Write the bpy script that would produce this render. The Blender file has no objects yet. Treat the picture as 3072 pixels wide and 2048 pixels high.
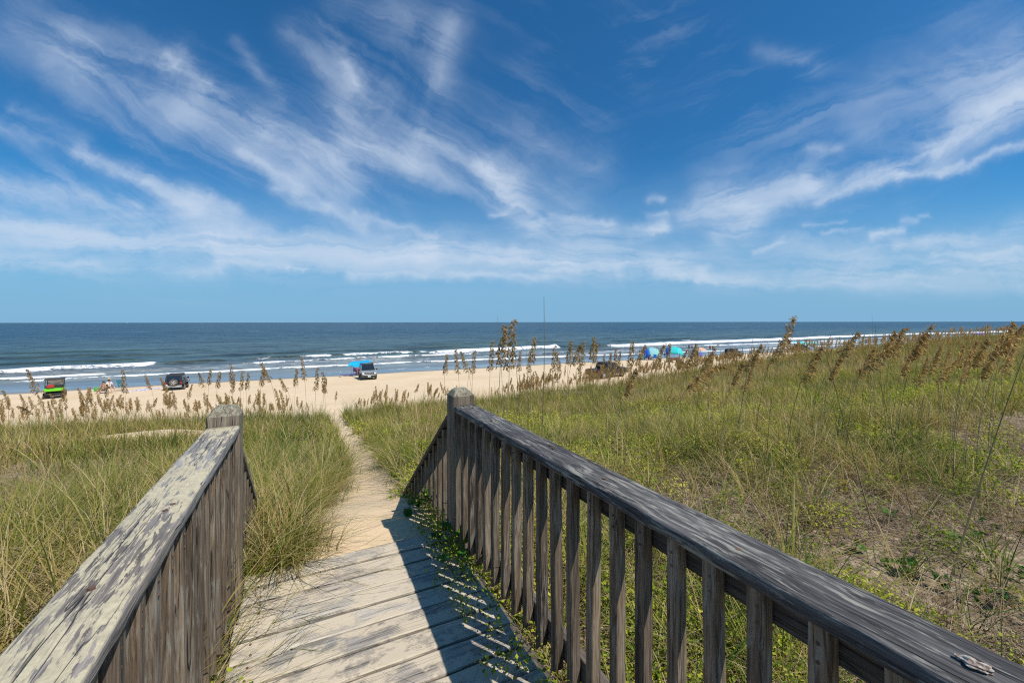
import bpy, bmesh, math, random
import numpy as np
from mathutils import Vector, Matrix
R = math.radians
random.seed(7)
rng = np.random.default_rng(11)
scene = bpy.context.scene
COL = scene.collection

# ------------------------------------------------------------------ camera
# world: +Y runs along the walkway towards the sea, +X along the shore, z = 0 is sea level
FPX = 1250.0                       # focal length in pixels of a 3072 px wide picture
YAW = R(26.53)
EYE = Vector((0, 0, 7.4))
cam_d = bpy.data.cameras.new('camera')
cam = bpy.data.objects.new('camera', cam_d)
COL.objects.link(cam)
cam.location = EYE
cam.rotation_euler = (R(90), R(0.07), -YAW)
cam_d.sensor_width = 36
cam_d.lens = FPX / 3072 * 36
cam_d.shift_y = -58 / 3072
cam_d.clip_start = 0.05
cam_d.clip_end = 60000
scene.camera = cam

def unproject(px, py, Z=None, z=None):
    """place in the world seen at photo pixel (px, py) at depth Z or on height z"""
    if Z is None:
        Z = (EYE.z - z) * FPX / (py - 966)
    X = (px - 1536) / FPX * Z
    h = EYE.z - (py - 966) / FPX * Z
    return Vector((X * math.cos(YAW) + Z * math.sin(YAW), -X * math.sin(YAW) + Z * math.cos(YAW), h))

# ------------------------------------------------------------------ colour management
scene.view_settings.view_transform = 'Standard'
scene.view_settings.look = 'None'
scene.view_settings.exposure = 0.0
scene.view_settings.gamma = 1.0
scene.cycles.use_denoising = False
scene.cycles.filter_width = 1.15
scene.cycles.max_bounces = 4
scene.cycles.diffuse_bounces = 2
scene.cycles.glossy_bounces = 2
scene.cycles.transmission_bounces = 3
scene.cycles.transparent_max_bounces = 8

# ------------------------------------------------------------------ sun
SUN_DIR = Vector((0.34, -0.55, 1.0)).normalized()
sun_d = bpy.data.lights.new('sun', 'SUN')
sun_d.energy = 4.6
sun_d.angle = R(0.53)
sun_d.color = (1.0, 0.955, 0.88)
sun = bpy.data.objects.new('sun', sun_d)
COL.objects.link(sun)
sun.rotation_euler = (-SUN_DIR).to_track_quat('-Z', 'Y').to_euler()
sun.location = (20, -30, 60)

# ------------------------------------------------------------------ node helper
class NT:
    def __init__(self, tree):
        self.t = tree
        self.n = tree.nodes
        self.l = tree.links
    def put(self, sock, v):
        if v is None:
            return
        if isinstance(v, bpy.types.NodeSocket):
            self.l.new(v, sock)
        else:
            try:
                sock.default_value = v
            except Exception:
                sock.default_value = tuple(v) + (1.0,)
    def node(self, typ, ins=None, **kw):
        nd = self.n.new(typ)
        for k, v in kw.items():
            setattr(nd, k, v)
        for k, v in (ins or {}).items():
            self.put(nd.inputs[k], v)
        return nd
    def m(self, op, a, b=None, c=None, clamp=False):
        nd = self.n.new('ShaderNodeMath')
        nd.operation = op
        nd.use_clamp = clamp
        self.put(nd.inputs[0], a)
        self.put(nd.inputs[1], b)
        self.put(nd.inputs[2], c)
        return nd.outputs[0]
    def v(self, op, a, b=None, scale=None):
        nd = self.n.new('ShaderNodeVectorMath')
        nd.operation = op
        self.put(nd.inputs[0], a)
        self.put(nd.inputs[1], b)
        if scale is not None:
            self.put(nd.inputs['Scale'], scale)
        return nd.outputs['Value' if op in ('DOT_PRODUCT', 'LENGTH', 'DISTANCE') else 'Vector']
    def rng(self, v, a, b, c=0.0, d=1.0, smooth=False):
        nd = self.n.new('ShaderNodeMapRange')
        nd.interpolation_type = 'SMOOTHSTEP' if smooth else 'LINEAR'
        for i, x in enumerate((v, a, b, c, d)):
            self.put(nd.inputs[i], x)
        return nd.outputs[0]
    def mix(self, f, a, b, blend='MIX'):
        nd = self.n.new('ShaderNodeMix')
        nd.data_type = 'RGBA'
        nd.blend_type = blend
        self.put(nd.inputs[0], f)
        for i, x in ((6, a), (7, b)):
            self.put(nd.inputs[i], (tuple(x) + (1.0,)) if isinstance(x, tuple) and len(x) == 3 else x)
        return nd.outputs[2]
    def noise(self, vec, scale, detail=4, rough=0.55, dist=0.0, dim='3D'):
        nd = self.n.new('ShaderNodeTexNoise')
        nd.noise_dimensions = dim
        self.put(nd.inputs['Vector'], vec)
        nd.inputs['Scale'].default_value = scale
        nd.inputs['Detail'].default_value = detail
        nd.inputs['Roughness'].default_value = rough
        nd.inputs['Distortion'].default_value = dist
        return nd.outputs[0]
    def ramp(self, f, stops):
        nd = self.n.new('ShaderNodeValToRGB')
        self.put(nd.inputs[0], f)
        e = nd.color_ramp.elements
        while len(e) < len(stops):
            e.new(0.5)
        for el, (p, c) in zip(e, stops):
            el.position = p
            el.color = tuple(c) + (1.0,)
        return nd.outputs[0]
    def xyz(self, vec):
        nd = self.n.new('ShaderNodeSeparateXYZ')
        self.put(nd.inputs[0], vec)
        return nd.outputs
    def vec(self, x, y, z=0.0):
        nd = self.n.new('ShaderNodeCombineXYZ')
        for i, q in enumerate((x, y, z)):
            self.put(nd.inputs[i], q)
        return nd.outputs[0]

# ------------------------------------------------------------------ world: sky and cirrus
world = bpy.data.worlds.new('World')
scene.world = world
world.use_nodes = True
w = NT(world.node_tree)
w.n.clear()
SKY_STRENGTH = 0.10
sky = w.node('ShaderNodeTexSky', sky_type='NISHITA')
sky.sun_disc = False
sky.sun_elevation = math.asin(SUN_DIR.z)
sky.sun_rotation = math.atan2(SUN_DIR.x, SUN_DIR.y)
sky.altitude = 0
sky.air_density = 1.0
sky.dust_density = 0.35
sky.ozone_density = 2.5
tc = w.node('ShaderNodeTexCoord')
D = w.v('NORMALIZE', tc.outputs['Generated'])
# fixed compass frame: F looks out to sea, S to its right; (p, q) = tangents of azimuth and height
F = (math.sin(YAW), math.cos(YAW), 0.0)
S = (math.cos(YAW), -math.sin(YAW), 0.0)
fw = w.m('MAXIMUM', w.v('DOT_PRODUCT', D, F), 0.08)
p0 = w.m('DIVIDE', w.v('DOT_PRODUCT', D, S), fw)
q0 = w.m('DIVIDE', w.xyz(D)[2], fw)
pq = w.vec(p0, q0)
def jit(seed, scale, amp, detail=3):
    nz = w.node('ShaderNodeTexNoise', {'Vector': w.v('ADD', pq, (seed, seed * 1.7, 0.0)), 'Scale': scale, 'Detail': detail, 'Roughness': 0.55})
    return w.v('SCALE', w.v('SUBTRACT', nz.outputs['Color'], (0.5, 0.5, 0.5)), scale=amp)
warp = w.v('ADD', pq, w.v('ADD', jit(3.1, 2.2, 0.07, 2), w.v('ADD', jit(9.7, 9.0, 0.045, 4), jit(5.3, 42.0, 0.017, 3))))
warp = w.v('MULTIPLY', warp, (1.0, 1.0, 0.0))
wp = w.xyz(warp)
STROKES = [  # x1, y1, x2, y2, w1, w2, opacity   (in the photograph's sky, 957 units = 45 degrees)
 (150,95,400,150,38,34,.40),(390,140,480,200,30,26,.62),(480,215,610,275,30,28,.58),(610,300,780,345,50,70,.34),(780,240,850,330,40,50,.34),(800,345,960,370,40,40,.34),
 (20,60,200,140,60,60,.22),(120,170,430,260,50,50,.22),(430,260,760,360,60,60,.26),
 (770,50,830,200,50,50,.18),(1040,60,1010,190,34,34,.30),(790,150,815,200,12,14,.5),(860,170,930,330,80,80,.22),(940,60,1000,250,70,70,.20),(540,100,640,230,14,18,.20),(660,80,800,200,30,36,.16),
 (980,310,1130,390,40,34,.42),(1125,375,1190,470,24,34,.62),(1180,440,1230,520,26,22,.55),(950,380,1120,440,30,30,.2),(1120,310,1380,370,60,45,.16),(1200,400,1320,470,50,40,.18),
 (1240,520,1390,530,26,26,.60),(1270,500,1400,510,8,8,.5),(1440,545,1530,515,20,16,.75),(1300,560,1560,590,26,24,.34),
 (0,430,300,470,30,34,.30),(300,470,620,540,36,36,.32),(0,520,500,560,42,46,.50),(500,560,1000,580,30,30,.62),(980,575,1300,600,26,28,.66),(1290,600,1600,630,26,20,.56),
 (0,290,200,350,24,24,.28),(180,350,330,410,18,22,.50),(320,400,460,490,26,30,.50),(450,450,540,480,26,22,.30),(30,250,200,320,20,20,.18),
 (560,340,760,470,12,16,.30),(640,430,680,440,18,18,.4),(680,460,840,500,16,14,.40),(700,390,800,440,36,30,.24),(820,480,1010,550,9,12,.36),(840,520,1000,570,20,20,.2),
 (1585,490,1700,470,24,44,.60),(1650,540,1720,520,24,30,.5),(1650,460,1860,425,50,44,.36),(1740,490,1870,440,30,24,.40),(1860,440,2060,400,26,26,.50),(2040,400,2140,350,20,26,.62),(2130,350,2360,215,26,44,.66),
 (1880,470,2060,415,12,12,.36),(2060,420,2200,370,9,9,.36),(2160,395,2360,325,9,11,.42),(2230,240,2360,110,80,90,.26),(2000,330,2180,260,60,60,.14),
 (1750,120,1870,150,20,24,.14),(1990,240,2230,130,70,80,.12),(1860,352,1920,356,14,16,.2),
 (2000,556,2070,538,9,9,.5),(2068,519,2095,516,9,8,.36),(2105,505,2130,503,6,5,.3),(1850,524,1945,518,7,4,.3),(1890,541,1975,536,4,7,.3),(1495,458,1535,454,9,8,.26),(1485,492,1540,487,9,8,.26),(1140,489,1175,496,8,6,.32),
 (1740,570,1800,560,8,8,.4),(1800,560,2000,600,24,30,.20),(2060,575,2360,520,12,30,.40),(2150,590,2360,570,14,16,.30),(1600,650,2360,610,16,26,.42),
 (-100,585,2400,620,75,75,.17),(0,600,500,625,14,12,.44),(500,600,660,612,9,9,.4),(800,632,1250,640,11,11,.44),(1250,625,1560,640,12,12,.4),(660,615,700,622,5,5,.4),(1560,650,2360,655,10,14,.3),
]
STROKES = [q[:6] + (q[6] * (.64 if q[1] + q[3] < 760 and q[0] < 1400 else 1.0),) for q in STROKES]
tot = None
wblk = warp
for i_s, (x1, y1, x2, y2, w1, w2, op) in enumerate(STROKES):
    if i_s % 8 == 0 and tot is not None:     # keeps the evaluation in short blocks
        wblk = w.v('ADD', warp, w.v('SCALE', (1e-7, 1e-7, 0.0), scale=tot))
    ax, ay = (x1 - 1176) / 957, (740 - y1) / 957
    dx, dy = (x2 - x1) / 957, (y1 - y2) / 957
    L2 = dx * dx + dy * dy
    rel = w.v('SUBTRACT', wblk, (ax, ay, 0))
    t = w.m('DIVIDE', w.v('DOT_PRODUCT', rel, (dx, dy, 0)), L2, clamp=True)
    dist = w.v('LENGTH', w.v('SUBTRACT', rel, w.v('SCALE', (dx, dy, 0), scale=t)))
    wd = w.m('MULTIPLY_ADD', t, (w2 - w1) / 957, w1 / 957)
    u = w.m('DIVIDE', dist, wd)
    g = w.m('EXPONENT', w.m('MULTIPLY', w.m('POWER', u, 1.6), -1.15))
    tot = w.m('MULTIPLY', g, op) if tot is None else w.m('ADD', tot, w.m('MULTIPLY', g, op))
# fibres: combed down to the right on the left, up to the right on the right, level near the horizon
def comb(ax_, ay_, seed, sc=1.0):
    al = w.v('DOT_PRODUCT', warp, (ax_, ay_, 0))
    ac = w.v('DOT_PRODUCT', warp, (-ay_, ax_, 0))
    return w.noise(w.vec(w.m('MULTIPLY', al, 1.5), w.m('MULTIPLY', ac, 8.0 * sc), seed), 1.5, 6, 0.62, 0.7)
fa = comb(.87, -.49, .3)
fb = comb(.93, .37, 4.3)
fc = comb(1.0, -.02, 8.3, 1.5)
fib = w.m('ADD', w.m('MULTIPLY', fa, w.rng(wp[0], .45, .05)), w.m('MULTIPLY', fb, w.rng(wp[0], .05, .45)))
kk_ = w.rng(wp[1], .16, .34, 0, 1, True)
fib = w.m('ADD', w.m('MULTIPLY', fib, kk_), w.m('MULTIPLY', fc, w.m('SUBTRACT', 1.0, kk_)))
fib2 = w.noise(warp, 3.2, 7, 0.62, 0.9)
fm = w.m('MULTIPLY_ADD', fib2, 0.50, w.m('MULTIPLY', fib, 0.78))
tex = w.rng(fm, 0.42, 0.86, 0.06, 2.15, True)
wisp = w.m('MULTIPLY', w.rng(fib, 0.46, 0.72, 0.0, 1.0, True), w.rng(w.noise(pq, 1.6, 3), .42, .66, 0.0, .20, True))
den = w.m('MULTIPLY_ADD', tot, tex, wisp)
den = w.m('SUBTRACT', 1.0, w.m('EXPONENT', w.m('MULTIPLY', den, -1.15)))
den = w.m('MULTIPLY', den, w.rng(q0, 0.015, 0.12, 0.0, 1.0, True))
skyc = w.mix(1.0, sky.outputs[0], (0.23, 0.77, 1.12), 'MULTIPLY')
horizon = w.rng(q0, -0.02, 0.42, 0.92, 0.0, True)
skyc = w.mix(horizon, skyc, (2.35, 4.55, 6.9))
cloudc = (6.2, 7.2, 8.6)
final = w.mix(den, skyc, cloudc)
bg = w.node('ShaderNodeBackground', {'Color': final, 'Strength': SKY_STRENGTH})
w.l.new(bg.outputs[0], w.node('ShaderNodeOutputWorld').inputs[0])
world.cycles.sampling_method = 'MANUAL'
world.cycles.sample_map_resolution = 512

# ------------------------------------------------------------------ materials
def mat(name, color=(0.5, 0.5, 0.5), rough=0.6, metal=0.0, spec=0.5, setup=None):
    m = bpy.data.materials.new(name)
    m.use_nodes = True
    t = NT(m.node_tree)
    b = t.n['Principled BSDF']
    b.inputs['Base Color'].default_value = tuple(color) + (1.0,)
    b.inputs['Roughness'].default_value = rough
    b.inputs['Metallic'].default_value = metal
    b.inputs['Specular IOR Level'].default_value = spec
    if setup:
        setup(t, b)
    return m

def dirty(color, rough=0.5, metal=0.0, amt=0.25, spec=0.5):
    """plain surface with uneven dust and wear"""
    def f(t, b):
        tc = t.node('ShaderNodeTexCoord')
        n = t.noise(tc.outputs['Object'], 3.0, 5, 0.65)
        c = t.mix(t.rng(n, 0.35, 0.8, 0.0, amt), color, (0.42, 0.36, 0.27))
        t.put(b.inputs['Base Color'], c)
        t.put(b.inputs['Roughness'], t.rng(n, 0.3, 0.8, rough, min(1, rough + 0.2)))
    return mat('surface', color, rough, metal, spec, f)

def wood(name, axis, dark, mid, light, lichen=0.0, lichen_col=(0.55, 0.56, 0.38), sand=0.0, lich_top=True, pale=0.0):
    def f(t, b):
        tc = t.node('ShaderNodeTexCoord')
        oi = t.node('ShaderNodeObjectInfo')
        tone = t.node('ShaderNodeAttribute', attribute_name='tone').outputs['Fac']
        off = t.m('ADD', t.m('MULTIPLY', oi.outputs['Random'], 37.0), t.m('MULTIPLY', tone, 53.0))
        co = t.v('ADD', tc.outputs['Object'], t.vec(off, off, off))
        s = [22.0, 22.0, 22.0]
        s[axis] = 1.1
        sm = [10.0, 10.0, 10.0]
        sm[axis] = 2.2
        big = t.noise(co, 1.6, 3, 0.5)
        bend = t.v('ADD', co, t.v('SCALE', t.vec(big, big, big), scale=0.05))
        g1 = t.noise(t.v('MULTIPLY', bend, tuple(s)), 1.6, 6, 0.65, 0.3)
        g2 = t.noise(t.v('MULTIPLY', bend, tuple(x * (6.5 if i_ != axis else 3.5) for i_, x in enumerate(s))), 1.3, 4, 0.65)
        grain = t.m('MULTIPLY_ADD', g2, 0.50, t.m('MULTIPLY', g1, 0.56))
        c = t.ramp(grain, [(0.41, dark), (0.53, mid), (0.65, light)])
        # brown and grey variation from board to board and along each board
        var = t.noise(co, 0.9, 2, 0.5)
        c = t.mix(t.rng(var, 0.35, 0.7, 0.0, 0.45), c, t.mix(1.0, c, (1.1, 0.88, 0.66), 'MULTIPLY'))
        rnd = t.m('FRACT', t.m('MULTIPLY', off, 0.731))
        c = t.mix(1.0, c, t.ramp(rnd, [(0.0, (0.74, 0.72, 0.70)), (1.0, (1.2, 1.17, 1.1))]), 'MULTIPLY')
        # long drying cracks
        s2 = [26.0, 26.0, 26.0]
        s2[axis] = 0.7
        cr = t.noise(t.v('MULTIPLY', bend, tuple(s2)), 1.0, 2, 0.5)
        crack = t.rng(t.m('ABSOLUTE', t.m('SUBTRACT', cr, 0.5)), 0.0, 0.012, 1.0, 0.0)
        crack = t.m('MULTIPLY', crack, t.rng(t.noise(co, 2.5, 2), 0.45, 0.6))
        c = t.mix(t.m('MULTIPLY', crack, 0.85), c, (0.03, 0.026, 0.022))
        hgt = t.m('SUBTRACT', grain, t.m('MULTIPLY', crack, 1.2))
        if pale > 0:
            ps = [58.0] * 3
            ps[axis] = 6.0
            pn = t.noise(t.v('MULTIPLY', co, tuple(ps)), 1.5, 6, 0.66, 0.5)
            pb = t.noise(co, 3.0, 2)
            c = t.mix(t.m('MULTIPLY', t.rng(t.m('ADD', t.m('MULTIPLY', pn, .8), t.m('MULTIPLY', pb, .3)), 0.57, 0.66), pale), c, (0.38, 0.36, 0.30))
        if lichen > 0:
            ln = t.noise(t.v('MULTIPLY', bend, tuple(x * (5.5 if i_ != axis else 4.0) for i_, x in enumerate(sm))), 1.4, 7, 0.66, 0.4)
            lb = t.noise(co, 2.2, 3, 0.5)
            lm = t.rng(t.m('ADD', t.m('MULTIPLY', ln, 0.75), t.m('MULTIPLY', lb, 0.28)), 0.590 - 0.10 * lichen, 0.615 - 0.10 * lichen)
            if lich_top:
                nz = t.xyz(t.node('ShaderNodeNewGeometry').outputs['Normal'])[2]
                lm = t.m('MULTIPLY', lm, t.rng(nz, 0.3, 0.8))
            fine = t.noise(co, 60, 4, 0.7)
            lc = t.mix(t.rng(fine, 0.35, 0.65), lichen_col, tuple(x * 0.72 for x in lichen_col))
            c = t.mix(t.m('MULTIPLY', lm, t.m('SUBTRACT', 0.93, t.m('MULTIPLY', crack, 0.8))), c, lc)
        if sand > 0:
            sn = t.noise(t.v('MULTIPLY', tc.outputs['Object'], (1.0, 1.5, 1.0)), 4.5, 9, 0.70)
            smk = t.rng(t.m('ADD', sn, t.m('MULTIPLY', g2, 0.16)), 0.53, 0.61)
            fs = t.noise(co, 220, 2, 0.7)
            c = t.mix(t.m('MULTIPLY', smk, sand), c, t.mix(fs, (0.48, 0.395, 0.28), (0.70, 0.60, 0.45)))
            hgt = t.m('MULTIPLY', hgt, t.rng(smk, 0.0, 1.0, 1.0, 0.35))
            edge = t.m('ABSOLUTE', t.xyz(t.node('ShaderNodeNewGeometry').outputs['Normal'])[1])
            c = t.mix(t.rng(edge, .6, .95, 0, .55), c, (0.07, 0.06, 0.05))  # paints shade into the board gaps: side faces coloured darker than the tops
        t.put(b.inputs['Base Color'], c)
        bp = t.node('ShaderNodeBump', {'Height': hgt, 'Strength': 0.8, 'Distance': 0.008})
        t.put(b.inputs['Normal'], bp.outputs[0])
    return mat(name, mid, 0.82, 0, 0.3, f)

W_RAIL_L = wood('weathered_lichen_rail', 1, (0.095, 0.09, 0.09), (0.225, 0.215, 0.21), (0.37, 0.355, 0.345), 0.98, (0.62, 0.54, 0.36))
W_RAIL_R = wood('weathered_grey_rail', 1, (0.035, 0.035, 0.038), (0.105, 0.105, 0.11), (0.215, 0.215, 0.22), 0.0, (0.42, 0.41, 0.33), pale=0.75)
W_SIDE = wood('weathered_side_board', 1, (0.05, 0.045, 0.04), (0.12, 0.105, 0.09), (0.20, 0.18, 0.155), 0.0)
W_UP = wood('weathered_upright', 2, (0.045, 0.035, 0.027), (0.165, 0.128, 0.094), (0.29, 0.24, 0.185), 0.0, (0.42, 0.41, 0.36), lich_top=False, pale=0.45)
W_POST = wood('weathered_post', 2, (0.08, 0.068, 0.055), (0.19, 0.16, 0.125), (0.30, 0.265, 0.21), 0.9, (0.42, 0.43, 0.30))
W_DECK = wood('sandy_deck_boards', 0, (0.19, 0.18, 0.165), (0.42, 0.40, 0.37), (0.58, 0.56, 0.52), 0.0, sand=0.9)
RUST = dirty((0.10, 0.045, 0.025), 0.8)

# ------------------------------------------------------------------ meshes
class MB:
    """collects shapes and links them as ONE mesh"""
    def __init__(self):
        self.v, self.f, self.tone, self.mi = [], [], [], []
        self.t = 0.0
        self.m = 0
    def add(self, vs, fs):
        o = len(self.v)
        self.v += [tuple(x) for x in vs]
        self.tone += [self.t] * len(vs)
        self.f += [tuple(i + o for i in q) for q in fs]
        self.mi += [self.m] * len(fs)
        return self
    def box(self, x0, x1, y0, y1, z0, z1):
        vs = [(x, y, z) for z in (z0, z1) for y in (y0, y1) for x in (x0, x1)]
        return self.add(vs, [(0, 2, 3, 1), (4, 5, 7, 6), (0, 1, 5, 4), (2, 6, 7, 3), (0, 4, 6, 2), (1, 3, 7, 5)])
    def loft(self, rings, caps=True, closed=True):
        n = len(rings[0])
        vs = [p for r in rings for p in r]
        fs = []
        for i in range(len(rings) - 1):
            for j in range(n if closed else n - 1):
                k = (j + 1) % n
                fs.append((i * n + j, i * n + k, (i + 1) * n + k, (i + 1) * n + j))
        if caps:
            fs.append(tuple(range(n))[::-1])
            fs.append(tuple((len(rings) - 1) * n + j for j in range(n)))
        return self.add(vs, fs)
    def tube(self, pts, r, n=6, r2=None):
        pts = [Vector(p) for p in pts]
        rings = []
        for i, p in enumerate(pts):
            d = (pts[min(i + 1, len(pts) - 1)] - pts[max(i - 1, 0)]).normalized()
            a = d.cross(Vector((0, 0, 1)))
            if a.length < 0.05:
                a = Vector((1, 0, 0))
            a.normalize()
            b = d.cross(a)
            rr = r + ((r2 if r2 is not None else r) - r) * i / max(1, len(pts) - 1)
            rings.append([p + a * math.cos(2 * math.pi * k / n) * rr + b * math.sin(2 * math.pi * k / n) * rr for k in range(n)])
        return self.loft(rings)
    def prism(self, prof, hw, x=0.0, hw2=None):
        """side profile [(y, z)] extruded across x; hw may be a function of (y, z)"""
        h = hw if callable(hw) else (lambda y, z: hw)
        a = [(x - h(y, z), y, z) for y, z in prof]
        b = [(x + h(y, z), y, z) for y, z in prof]
        return self.loft([a, b])
    def lathe(self, prof, axis='x', c=(0, 0, 0), n=20):
        rings = []
        for (u, r) in prof:
            ring = []
            for k in range(n):
                a = 2 * math.pi * k / n
                q = (u, r * math.cos(a), r * math.sin(a)) if axis == 'x' else (r * math.cos(a), r * math.sin(a), u)
                ring.append((c[0] + q[0], c[1] + q[1], c[2] + q[2]))
            rings.append(ring)
        return self.loft(rings, caps=True)
    def ball(self, c, rx, ry, rz, n=10, m=7):
        rings = []
        for i in range(m + 1):
            a = math.pi * (i + 0.02) / (m + 0.04)
            rings.append([(c[0] + rx * math.sin(a) * math.cos(2 * math.pi * k / n), c[1] + ry * math.sin(a) * math.sin(2 * math.pi * k / n), c[2] - rz * math.cos(a)) for k in range(n)])
        return self.loft(rings)
    def build(self, name, material, parent=None, bevel=0.0, smooth=False, loc=None, seg=2):
        me = bpy.data.meshes.new(name)
        me.from_pydata(self.v, [], self.f)
        ms = material if isinstance(material, (list, tuple)) else [material]
        for x in ms:
            me.materials.append(x)
        if len(ms) > 1:
            me.polygons.foreach_set('material_index', self.mi)
        at = me.attributes.new('tone', 'FLOAT', 'POINT')
        at.data.foreach_set('value', self.tone)
        bm = bmesh.new()
        bm.from_mesh(me)
        bmesh.ops.recalc_face_normals(bm, faces=bm.faces)
        bm.to_mesh(me)
        bm.free()
        if smooth:
            me.polygons.foreach_set('use_smooth', [True] * len(me.polygons))
        o = bpy.data.objects.new(name, me)
        COL.objects.link(o)
        if loc is not None:
            o.location = loc
        if parent is not None:
            o.parent = parent
        if bevel > 0:
            b = o.modifiers.new('bevel', 'BEVEL')
            b.width = bevel
            b.segments = seg
            b.limit_method = 'ANGLE'
            b.angle_limit = R(35)
            if smooth:
                b.harden_normals = False
        return o

def tag(o, label=None, cat=None, group=None, kind=None):
    for k, v in (('label', label), ('category', cat), ('group', group), ('kind', kind)):
        if v:
            o[k] = v
    return o

def thing(name, label, cat, loc=(0, 0, 0), rz=0.0, group=None, s=1.0):
    o = bpy.data.objects.new(name, None)
    COL.objects.link(o)
    o.location = loc
    o.rotation_euler = (0, 0, rz)
    o.scale = (s, s, s)
    o.empty_display_size = 0.2
    return tag(o, label, cat, group)

def copy_tree(o, parent=None):
    c = o.copy()
    COL.objects.link(c)
    if parent is not None:
        c.parent = parent
    for ch in list(o.children):
        copy_tree(ch, c)
    return c

def np_mesh(name, V, Fq, material, tone=None, smooth=False, extra=None):
    """big mesh from numpy: V (n,3), Fq (m,4) quads"""
    me = bpy.data.meshes.new(name)
    me.vertices.add(len(V))
    me.vertices.foreach_set('co', np.ascontiguousarray(V, dtype=np.float32).ravel())
    k = Fq.shape[1]
    me.loops.add(len(Fq) * k)
    me.loops.foreach_set('vertex_index', np.ascontiguousarray(Fq, dtype=np.int32).ravel())
    me.polygons.add(len(Fq))
    me.polygons.foreach_set('loop_start', np.arange(0, len(Fq) * k, k, dtype=np.int32))
    me.polygons.foreach_set('use_smooth', np.full(len(Fq), smooth, dtype=bool))
    me.update(calc_edges=True)
    for nm, arr in dict({'tone': tone} if tone is not None else {}, **(extra or {})).items():
        at = me.attributes.new(nm, 'FLOAT', 'POINT')
        at.data.foreach_set('value', np.ascontiguousarray(arr, dtype=np.float32))
    me.materials.append(material)
    o = bpy.data.objects.new(name, me)
    COL.objects.link(o)
    return o

# ------------------------------------------------------------------ terrain
_h = np.random.default_rng(5).random((256, 256))
def vnoise(x, y, s):
    x = np.asarray(x, float) / s
    y = np.asarray(y, float) / s
    xi, yi = np.floor(x).astype(int), np.floor(y).astype(int)
    fx, fy = x - xi, y - yi
    fx, fy = fx * fx * (3 - 2 * fx), fy * fy * (3 - 2 * fy)
    g = lambda a, b: _h[a & 255, b & 255]
    return (g(xi, yi) * (1 - fx) + g(xi + 1, yi) * fx) * (1 - fy) + (g(xi, yi + 1) * (1 - fx) + g(xi + 1, yi + 1) * fx) * fy - 0.5
def sstep(a, b, x):
    t = np.clip((np.asarray(x, float) - a) / (b - a), 0, 1)
    return t * t * (3 - 2 * t)

BT = [-400, -5, 0, 2.7, 4, 6.5, 8.8, 11, 15.7, 18.3, 19.6, 21, 23, 27, 32, 45, 53, 63.5, 75, 90, 140, 400]
BZ = [6.2, 5.85, 5.74, 5.80, 5.68, 5.28, 4.95, 4.65, 4.02, 3.68, 3.15, 2.4, 1.75, 1.35, 1.22, .80, .55, 0, -.45, -1.0, -3, -14]
GC = [-400, -30, -8.4, 0, 7.5, 15.3, 22, 37, 62, 82, 400]
GZ = [1.0, 1.0, .45, .02, -.08, .22, .62, 1.15, 1.72, 1.7, 1.9]
PT = [2.6, 3.3, 4.2, 5.2, 6.5, 9, 12, 16, 19, 22]
PC = [.42, .44, .56, .74, .83, .95, 1.0, 1.0, 1.05, 1.1]
PW = [.42, .40, .38, .30, .28, .24, .24, .26, .36, .7]
def path_d(c, t):
    """>1 outside the path, 0 on its centre line"""
    d = np.abs(c - np.interp(t, PT, PC)) / np.interp(t, PT, PW)
    return np.where((t < 2.6) | (t > 24), 9.0, d)
def zg(c, t):
    c = np.asarray(c, float)
    t = np.asarray(t, float)
    z = np.interp(t, BT, BZ)
    wt = sstep(3, 17, t) * (1 - sstep(19, 27, t))
    z = z + np.interp(c, GC, GZ) * wt
    dune = 1 - sstep(18, 25, t)
    z = z + dune * (vnoise(c, t, 2.3) * .16 + vnoise(c + 40, t, .8) * .06 + vnoise(c, t + 9, 7.0) * .22 * sstep(2, 8, t))
    # the sand hollow between tussocks, left of the path
    z = z + 0.16 * np.exp(-(((c + 3.6) / 1.3) ** 2 + ((t - 13.9) / .8) ** 2))
    z = z + (1 - dune) * (vnoise(c, t, 5.0) * .05 + vnoise(c, t, 1.3) * .02) * (1 - .7 * sstep(58, 63, t))
    # the path is worn in, and level with the deck where it starts
    pd = path_d(c, t)
    z = z - 0.07 * np.exp(-pd ** 2) * dune * sstep(4.2, 6, t)
    near = np.exp(-(((c - .4) / .75) ** 4)) * (sstep(2.55, 2.78, t)) * (1 - sstep(3.0, 4.4, t))
    z = z * (1 - near) + near * (5.955 + vnoise(c, t, .35) * .02)
    # hollow under the deck
    und = np.exp(-(((c - .28) / .72) ** 8)) * (1 - sstep(2.5, 2.72, t))
    z = z * (1 - und) + und * 5.76
    return z
def zg1(c, t):
    return float(zg(np.array([c]), np.array([t]))[0])

def graded(segs):
    out = []
    for a, b, st in segs:
        n = max(1, int(round((b - a) / st)))
        out += [a + (b - a) * i / n for i in range(n)]
    out.append(segs[-1][1])
    return np.array(out)
def grid_faces(nx, ny):
    i = np.arange(nx - 1)[:, None] * ny + np.arange(ny - 1)[None, :]
    return np.stack([i, i + ny, i + ny + 1, i + 1], -1).reshape(-1, 4)

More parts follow.
